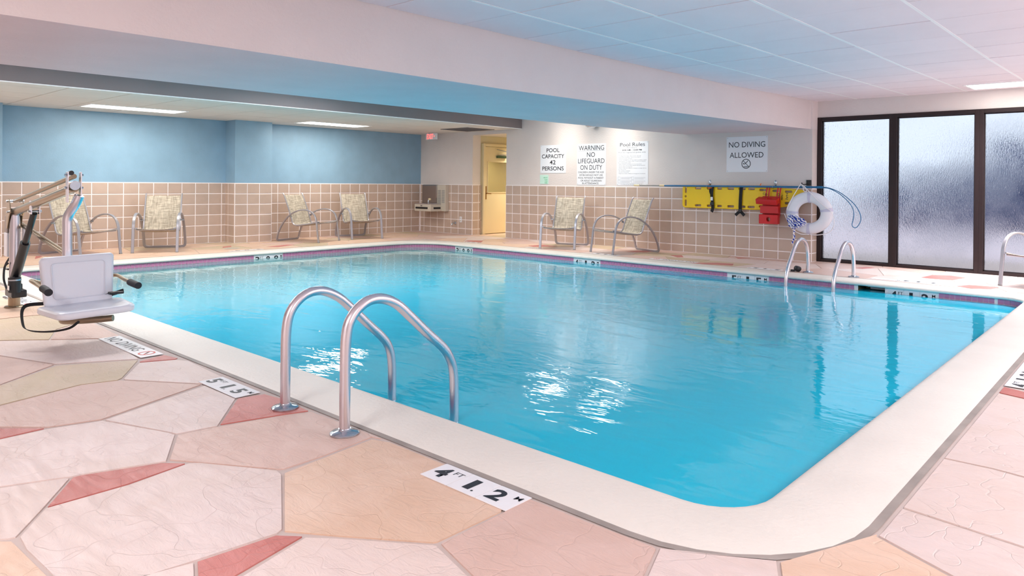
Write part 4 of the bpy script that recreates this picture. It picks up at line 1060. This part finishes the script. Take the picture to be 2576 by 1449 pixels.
rm = plate_curve('r', [(cx + r * math.cos(a * PI / 20), cz + r * math.sin(a * PI / 20)) for a in range(40)], [[(cx + r * .86 * math.cos(a * PI / 20), cz + r * .86 * math.sin(a * PI / 20)) for a in range(40)][::-1]], .0004)
sym.from_mesh(rm); D.meshes.remove(rm)
def quadline(bm, p, q, wd):
    p, q = Vector((*p, 0)), Vector((*q, 0)); d = (q - p).normalized(); n_ = Vector((-d.y, d.x, 0)) * wd / 2
    bm.faces.new([bm.verts.new(v) for v in (p - n_, q - n_, q + n_, p + n_)])
for p, q, wd in (((-.055, .055), (.055, -.055), .009), ((-.03, -.01), (.03, .045), .011), ((-.035, -.005), (-.045, .012), .010), ((.025, .04), (.032, .058), .008), ((-.045, -.045), (.045, -.045), .008), ((-.035, -.058), (.03, -.058), .006)):
    quadline(sym, (cx + p[0], cz + p[1]), (cx + q[0], cz + q[1]), wd)
bmesh.ops.create_circle(sym, cap_ends=True, radius=.010, segments=12, matrix=Matrix.Translation((cx - .045, cz + .0, 0)))
o = obj('diver_symbol', sym, m_ink, nds, loc=(0, -.0048, 0), rot=(PI / 2, 0, 0)); o['kind'] = 'stuff'

# exit sign, hanging from the lower ceiling
ex = thing('exit_sign', 'red lettered EXIT sign hanging from the low ceiling in the corner', 'exit sign', (.75, -.30, 2.225))
obj('housing', bx(bmesh.new(), -.19, .19, -.02, .03, 0, .155, .008), m_whitep, ex)
bm = bmesh.new(); text_bm(bm, 'EXIT', -.025, .075, w=.23, h=.12, bold=.008); text_bm(bm, '>', .125, .08, w=.03, h=.045, bold=.02)
o = obj('lettering', bm, m_exit, ex, loc=(0, -.0215, 0), rot=(PI / 2, 0, 0)); o['kind'] = 'stuff'
obj('canopy_mount', bx(bmesh.new(), -.08, .08, -.03, .04, .152, .165, .003), m_grey, ex)

# ceiling vent in the low ceiling
v = thing('ceiling_vent', 'grey louvred air vent in the low ceiling above the fountain', 'vent', (2.33, -.60, LZ - .012))
bm = bmesh.new()
for q in ((-.44, .44, -.40, -.36), (-.44, .44, .36, .40), (-.44, -.40, -.36, .36), (.40, .44, -.36, .36), (-.02, .02, -.36, .36)): bx(bm, q[0], q[1], q[2], q[3], 0, .014, .002)
obj('frame', bm, m_fascia, v)
sme = None
for k in range(18):
    if sme is None:
        b_ = bx(bmesh.new(), -.40, .40, -.016, .016, -.001, .001); bmesh.ops.rotate(b_, verts=b_.verts, matrix=Matrix.Rotation(.6, 3, 'X')); sme = D.meshes.new('slat'); b_.to_mesh(sme); b_.free(); sme.materials.append(m_fascia)
    o = D.objects.new('slat', sme); o.location = (0, -.34 + .04 * k, .008); link(o, v)

# ceiling lights
def light_fixture(name, label, x0, x1, y0, y1, z, mdiff=None, group=None, tilt=0):
    t = thing(name, label, 'ceiling light', ((x0 + x1) / 2, (y0 + y1) / 2, z), 0, group)
    t.rotation_euler = (tilt, 0, 0)
    a, b = (x1 - x0) / 2, (y1 - y0) / 2; bm = bmesh.new()
    for q in ((-a - .03, a + .03, -b - .03, -b), (-a - .03, a + .03, b, b + .03), (-a - .03, -a, -b, b), (a, a + .03, -b, b)): bx(bm, q[0], q[1], q[2], q[3], -.008, .006, .002)
    obj('frame', bm, m_grid, t)
    obj('diffuser', bx(bmesh.new(), -a, a, -b, b, -.004, .006), mdiff or m_ledwhite, t)
LG = 'recessed ceiling light panels'
light_fixture('ceiling_light', 'lit rectangular ceiling panel in the low ceiling, left of the pilaster', .82, 1.36, -7.63, -6.20, LZ, group=LG)
light_fixture('ceiling_light', 'lit rectangular ceiling panel in the low ceiling, right of the pilaster', .77, 1.31, -3.83, -2.44, LZ, group=LG)
light_fixture('ceiling_light', 'lit ceiling panel above the windows at the right picture edge', 11.93, 13.31, -.66, -.06, zc(-.36) - .004, group=LG, tilt=.02)
light_fixture('ceiling_light', 'lit square panel in the recess behind the beam, seen only as the left water reflection', 4.37, 5.07, -.95, -.25, 2.658, group=LG)
light_fixture('ceiling_light', 'lit square panel in the recess behind the beam, seen only as the right water reflection', 5.70, 6.40, -.95, -.25, 2.658, group=LG)
for x0, y0, lab in ((4.3, -6.0, 'in the recess behind the beam, nearer the blue wall'), (6.3, -5.8, 'in the recess close behind the beam'), (5.2, -8.4, 'in the middle of the recess behind the beam'), (5.2, -10.3, 'in the recess at the left end of the pool')):  # panels for the added recess lamps, out of sight behind the beam
    light_fixture('ceiling_light', 'added unseen fill light panel ' + lab, x0, x0 + .6, y0, y0 + 1.3, 2.658, group=LG)
light_fixture('ceiling_light', 'lit ceiling panel over the low ceiling side, left of the picture', .82, 1.36, -11.4, -10.0, LZ, group=LG)
for x0, y0, lab in ((14.95, -6.55, 'above the right-hand deck, level with the deck marker'), (14.95, -10.55, 'above the right-hand deck near the viewer'), (11.35, -12.95, 'behind the viewer over the near deck'), (14.75, -2.55, 'above the right-hand deck by the windows')):  # panels for the added fill lamps beyond the frame
    light_fixture('ceiling_light', 'added unseen fill light panel ' + lab, x0, x0 + 1.3, y0, y0 + .62, 2.466 if y0 < -3 else 2.50, group=LG)
# round light on the sign wall, just showing under the beam
rl = thing('round_light', 'round white light on the sign wall peeping out under the beam', 'light', (5.415, -.14, 2.32))
obj('bezel', lathe([(0, .18), (.10, .18), (.135, .12), (.14, .06), (.125, .02), (.095, .0), (.09, .012), (0, .03)], 28), m_chrome, rl, smooth=True)
obj('lens', lathe([(0, -.012), (.05, -.008), (.088, .008), (.09, .02), (0, .02)], 24), m_whitep, rl, smooth=True)
obj('arm', bx(bmesh.new(), -.03, .03, .0, .14, .06, .12, .005), m_grey, rl)

# ================================================================== DRINKING FOUNTAIN AND FITTINGS
f = thing('drinking_fountain', 'wall-mounted stainless drinking fountain in the far corner', 'drinking fountain', (.62, -.0105, .52))
obj('back_cabinet', bx(bmesh.new(), .13, .44, -.10, 0, .0, .625, .006), m_beige, f)
bm = bmesh.new()
for cx0 in (.165, .30):
    for k in range(15): bx(bm, cx0, cx0 + .105, -.103, -.098, .20 + .021 * k, .212 + .021 * k)
obj('louvres', bm, m_grey, f)['kind'] = 'stuff'
obj('backsplash', bx(bmesh.new(), -.45, .11, -.09, 0, .17, .635, .03), mat('dull_stainless', rgb(168, 160, 156), .3, metal=.9), f)
obj('housing', bx(bmesh.new(), -.32, .28, -.42, 0, .0, .165, .012), m_beige, f)
obj('basin_top', bx(bmesh.new(), -.32, .28, -.42, 0, .165, .185, .008), m_steel, f)
obj('push_bar', bx(bmesh.new(), -.27, .17, -.432, -.415, .055, .10, .006), m_black, f)
obj('side_bar', bx(bmesh.new(), .275, .288, -.33, -.12, .055, .10, .004), m_black, f)
obj('badge', lathe([(0, 0), (.035, 0), (.035, .004), (0, .004)], 20, mtx=Matrix.Translation((-.06, -.42, .13)) @ Matrix.Rotation(PI / 2, 4, 'X') @ Matrix.Diagonal((1, .5, 1, 1))), m_chrome, f)
sp = obj('bubbler', tube(catmull([(.05, -.30, .18), (.05, -.30, .24), (.05, -.28, .27), (.05, -.25, .275)], 5), .014, 10), m_chrome, f, smooth=True)
obj('bubbler_guard', lathe([(0, 0), (.035, .0), (.04, .02), (.03, .045), (0, .05)], 14, mtx=Matrix.Translation((.05, -.26, .26))), m_creamgrip, sp, smooth=True)
f2 = thing('wall_outlet', 'white electrical outlet low on the tiled wall by the fountain', 'outlet', (1.49, -.008, .345))
obj('cover_plate', bx(bmesh.new(), -.038, .038, -.008, 0, -.065, .065, .004), m_white, f2)
for z in (-.03, .03): obj('socket', bx(bmesh.new(), -.017, .017, -.010, -.006, z - .014, z + .014, .003), m_beige, f2)
f3 = thing('wall_spigot', 'small chrome hose spigot on the tiled wall left of the outlet', 'spigot', (1.30, -.008, .25))
obj('body', tube(catmull([(0, 0, 0), (0, -.05, 0), (.0, -.09, -.005), (0, -.11, -.04)], 4), .017, 10), m_chrome, f3, smooth=True)
obj('handle', lathe([(0, 0), (.03, 0), (.032, .008), (0, .012)], 12, mtx=Matrix.Translation((-.0, -.06, .035))), m_chrome, f3)
obj('escutcheon', lathe([(0, 0), (.035, 0), (.03, .01), (0, .012)], 16, mtx=Matrix.Rotation(PI / 2, 4, 'X')), m_chrome, f3)
f4 = thing('pipe_cap', 'small black rubber cap lying on the deck beside the far ladder', 'cap', (10.02, -1.42, 0))
obj('cap_body', lathe([(0, 0), (.035, 0), (.05, .02), (.052, .045), (.04, .065), (0, .072)], 18, mtx=Matrix.Rotation(.3, 4, 'Y')), m_black, f4, loc=(0, 0, .012), smooth=True)
obj('lug', bx(bmesh.new(), -.085, -.03, -.02, .02, .002, .028, .006), m_black, f4)

# ================================================================== SPINEBOARD, HEAD BLOCKS, RING BUOY, HOOK POLE
def slot(cx, cy_, w_, h_, n=5):
    return rrect(cx - w_ / 2, cx + w_ / 2, cy_ - h_ / 2, cy_ + h_ / 2, min(w_, h_) * .45, 3)[::-1]
BX0, BZ0 = 7.41, .800
outl = [(0.05, 0.0)] + [(1.47, 0.0)] + [(2.15, .105), (2.20, .14), (2.20, .30), (2.15, .345)] + [(1.42, .393)] + [(.05, .393), (.015, .38), (0, .345), (0, .05), (.015, .015)]
holes = [slot(.065, .20 + d_, .035, hh) for d_, hh in ((.115, .11), (0, .035), (-.115, .11))]
for cx in (.31, .545, .72, .93, 1.135, 1.30): holes += [slot(cx, .348, .12 if cx != .72 else .09, .036), slot(cx, .045, .12 if cx != .72 else .09, .036)]
for cx, dz in ((1.50, .0), (1.72, .0), (1.93, .0)): holes += [slot(cx, .336 - (cx - 1.42) * .05, .12, .034), slot(cx, .055 + (cx - 1.47) * .15, .12, .034)]
sb = thing('spineboard', 'yellow plastic rescue spineboard hung along the tiled wall', 'spineboard', (BX0, -.062, BZ0))
obj('board', plate_curve('board', outl, holes, .032, .009), m_yellow, sb, rot=(PI / 2, 0, 0), smooth=True)
bm = bmesh.new(); text_bm(bm, 'NAJ', 1.905, .235, w=.10, h=.045, bold=.01, rot=-PI / 2); text_bm(bm, '- Adder', 1.83, .225, w=.12, h=.028, bold=.03, rot=-PI / 2); text_bm(bm, 'C', 1.52, .27, w=.03, h=.04, rot=0)
o = obj('lettering', bm, m_ink, sb, loc=(0, -.0168, 0), rot=(PI / 2, 0, 0)); o['kind'] = 'stuff'
def wstrap(pts, wd, name='strap'): return obj(name, sweep(bmesh.new(), catmull(pts, 4), flat(wd, .006, .2), bin0=(1, 0, 0)), m_web, sb, smooth=True)
s1 = wstrap([(.605, -.005, .39), (.60, -.035, .38), (.59, -.045, .25), (.60, -.035, .12), (.605, -.03, .0), (.585, -.03, -.06)], .062)
obj('buckle', bx(bmesh.new(), .565, .635, -.055, -.035, .06, .11, .006), m_black, s1)
obj('strap_label', bx(bmesh.new(), .575, .615, -.0535, -.048, .14, .20), m_whitep, s1)
s2 = wstrap([(1.13, -.005, .39), (1.13, -.03, .37), (1.12, -.034, .2), (1.115, -.034, .06), (1.115, -.03, -.03)], .058)
for s in (-1, 1): obj('strap_end', sweep(bmesh.new(), [(1.115, -.03, -.03), (1.115 + s * .045, -.04, -.065), (1.115 + s * .08, -.045, -.10)], flat(.05, .006, .2), bin0=(s * .7, 0, .7)), m_web, s2)
obj('buckle', bx(bmesh.new(), 1.085, 1.145, -.05, -.03, -.045, .005, .006), m_black, s2)
obj('strap_slack', sweep(bmesh.new(), catmull([(.56, -.03, .36), (.555, -.04, .30), (.57, -.035, .25)], 3), flat(.03, .005, .2), bin0=(1, 0, 0)), m_web, sb)
# orange hooks on which the board hangs
for x, z in ((7.955, 1.165), (8.905, 1.19)):
    h = thing('orange_hook', ('small orange hook over the yellow board, ' + ('left one' if x < 8.5 else 'beside the red head blocks')), 'hook', (x, -.088, z))
    obj('hook_wire', tube(catmull([(-.02, 0, .05), (-.03, -.012, .01), (-.01, -.015, -.015), (.04, -.012, -.005), (.06, -.006, .0)], 5), .007, 8), m_orange, h, smooth=True)
# red head immobiliser
hb = thing('head_immobilizer', 'red foam head immobilizer strapped over the yellow board', 'head immobilizer', (9.08, -.09, .59))
obj('base_plate', bx(bmesh.new(), -.155, .14, -.03, .0, .12, .44, .006), m_red, hb)
bmb = plate_curve('blk', rrect(-.165, .145, 0, .150, .008, 3), [[(-.01 + .034 * math.cos(a * PI / 10), .075 + .034 * math.sin(a * PI / 10)) for a in range(20)][::-1]], .11, .006)
obj('head_block', bmb, m_red, hb, loc=(0, -.086, -.005), rot=(PI / 2, 0, .06))
bmb2 = plate_curve('blk2', rrect(-.19, .165, 0, .12, .006, 3), [[(.02 + .05 * math.cos(a * PI / 10), .06 + .022 * math.sin(a * PI / 10)) for a in range(20)][::-1]], .085, .006)
obj('head_block', bmb2, m_red, hb, loc=(-.02, -.175, .345), rot=(.35, .04, -.04))
obj('block_side', bx(bmesh.new(), -.155, .150, -.12, -.03, .165, .285, .006), m_red, hb)
for x in (-.10, -.055, .085, .13):
    obj('strap', sweep(bmesh.new(), catmull([(x, -.03, .40), (x + .012, -.035, .49), (x + .02, -.02, .575), (x + .02, -.002, .60)], 3), flat(.022, .005, .2), bin0=(1, 0, 0)), m_red, hb)
for x in (-.085, .12): obj('strap_ring', sweep(bmesh.new(), [(x + .016 * math.cos(a), -.042, .47 + .016 * math.sin(a)) for a in [k * PI / 6 for k in range(12)]], circ(.003, 6), closed=True), m_black, hb)
# wall hooks holding the pole
for x, lab in ((7.91, 'left'), (9.095, 'right')):
    h = thing('wall_hook', 'small steel oval wall hook above the yellow board, %s one' % lab, 'hook', (x, -.001, 1.245))
    obj('hook_plate', lathe([(0, .012), (.016, .011), (.022, .006), (.024, 0), (0, 0)], 18, mtx=Matrix.Diagonal((1, 1, 2.2, 1)) @ Matrix.Rotation(PI / 2, 4, 'X')), m_chrome, h, smooth=True)
    obj('hook_arm', tube(catmull([(0, -.01, .0), (0, -.04, -.05), (0, -.08, -.085), (0, -.115, -.07), (0, -.12, -.05)], 5), .006, 8), m_chrome, h, smooth=True)
bk = thing('hook_block', 'small black wall block with the hook that carries the ring buoy', 'hook', (9.645, -.001, 1.255))
obj('block', bx(bmesh.new(), -.035, .04, -.03, 0, -.045, .045, .004), m_black, bk)
obj('peg', tube(catmull([(-.02, -.03, -.02), (-.035, -.12, -.03), (-.045, -.17, -.02), (-.045, -.185, 0)], 4), .008, 8), m_black, bk, smooth=True)
# shepherd's hook pole
pz = 1.187
sh = thing('shepherds_hook', 'long blue shepherd\u2019s hook pole resting on the wall hooks, its crook before the window', 'rescue pole', (8.0, -.11, pz))
def pc(x): return (x - 8.0, 0, 0)
obj('pole', cyl(pc(7.06), pc(9.80), .016, 14), m_bluepole, sh, smooth=True)
obj('inner_pole', cyl(pc(6.5), pc(7.06), .012, 12), m_grey, sh, smooth=True)
obj('end_grip', cyl(pc(6.40), pc(6.52), .017, 12), m_creamgrip, sh)
obj('joint_grip', cyl(pc(6.96), pc(7.06), .019, 12), m_creamgrip, sh)
obj('ferrule', cyl(pc(9.80), pc(9.90), .02, 12), m_bluepole, sh)
crook = [(9.88, 1.19), (10.0, 1.175), (10.14, 1.12), (10.27, 1.03), (10.38, .925), (10.45, .81), (10.468, .71), (10.44, .63), (10.40, .585), (10.365, .59), (10.345, .63), (10.36, .70), (10.37, .80), (10.34, .90), (10.26, 1.0), (10.14, 1.10), (10.0, 1.168), (9.88, 1.18)]
obj('crook', tube(catmull([(x - 8.0, -.0 if k < 9 else -.012, z - pz) for k, (x, z) in enumerate(crook)], 5), .006, 8), m_bluepole, sh, smooth=True)
# ring buoy
rb = thing('ring_buoy', 'white ring buoy hanging on the wall block in front of the window edge', 'ring buoy', (9.715, -.17, .785))
RO, RI = .345, .165; rc, tr_ = (RO + RI) / 2, (RO - RI) / 2
bm = bmesh.new(); rows = []
for k in range(64):
    a = 2 * PI * k / 64; row = []
    for j in range(20):
        b = 2 * PI * j / 20; rr_ = rc + tr_ * math.cos(b)
        row.append(bm.verts.new((rr_ * math.cos(a) * 1.06, tr_ * .62 * math.sin(b), rr_ * math.sin(a) * .96)))
    rows.append(row)
for k in range(64):
    for j in range(20): bm.faces.new((rows[k][j], rows[(k + 1) % 64][j], rows[(k + 1) % 64][(j + 1) % 20], rows[k][(j + 1) % 20]))
obj('ring', bm, m_white, rb, smooth=True)
m_bandm = mat('translucent_lilac_band', rgb(206, 208, 232), .4)
for a in (PI * .49, PI * 1.0, PI * 1.5, PI * .06):
    bm = bmesh.new(); rws = []
    for da in (-.085, 0, .085):
        rws.append([bm.verts.new(((rc + (tr_ + .004) * math.cos(b)) * math.cos(a + da) * 1.06, (tr_ * .62 + .004) * math.sin(b), (rc + (tr_ + .004) * math.cos(b)) * math.sin(a + da) * .96)) for b in [2 * PI * j / 20 for j in range(20)]])
    for A, B in zip(rws, rws[1:]):
        for j in range(20): bm.faces.new((A[j], A[(j + 1) % 20], B[(j + 1) % 20], B[j]))
    obj('band', bm, m_bandm, rb, smooth=True)
hk = (9.60 - 9.715, -.015, 1.235 - .785)
def rline(pts, r=.006, n=6): return obj('grab_line', tube(catmull(pts, n), r, 8), m_rope, rb, smooth=True)
rline([(-.335, -.06, .05), (-.26, -.07, .20), (-.17, -.05, .37), (hk[0] - .015, -.02, hk[2])])
rline([(hk[0] - .01, -.02, hk[2]), (-.05, -.05, .40), (.08, -.07, .27), (.22, -.075, .14), (.355, -.06, .04)])
rline([(hk[0] - .01, -.02, hk[2]), (-.085, -.04, .40), (-.07, -.05, .345), (-.03, -.05, .335), (-.035, -.045, .37), (-.09, -.03, .41)])
rline([(.36, -.06, .03), (.40, -.07, -.08), (.405, -.08, -.18), (.36, -.08, -.26), (.27, -.08, -.31), (.15, -.075, -.335), (.04, -.06, -.335)])
rline([(.02, -.05, -.335), (-.12, -.06, -.33), (-.24, -.07, -.26), (-.33, -.06, -.12), (-.37, -.06, -.03)])
# blue and white coiled rope on the ring
rp_ = thing('throw_rope', 'blue and white braided rope bundled on the lower left of the ring buoy', 'rope', (9.535, -.27, .64))
rnd = random.Random(4); P = []
for k in range(34):
    a = k * 2.1 + rnd.uniform(-.5, .5); r_ = rnd.uniform(.05, .125)
    P.append((r_ * math.cos(a) * 1.35, rnd.uniform(-.06, .015), r_ * math.sin(a) * .85 + .012))
obj('coil', tube(catmull(P, 5), .0135, 8), m_rope2, rp_, smooth=True)
obj('loose_end', tube(catmull([(-.02, -.02, -.06), (.0, -.03, -.12), (-.015, -.02, -.19), (-.005, -.015, -.24), (-.035, -.01, -.31), (-.045, -.01, -.345)], 6), .0135, 8), m_rope2, rp_, smooth=True)
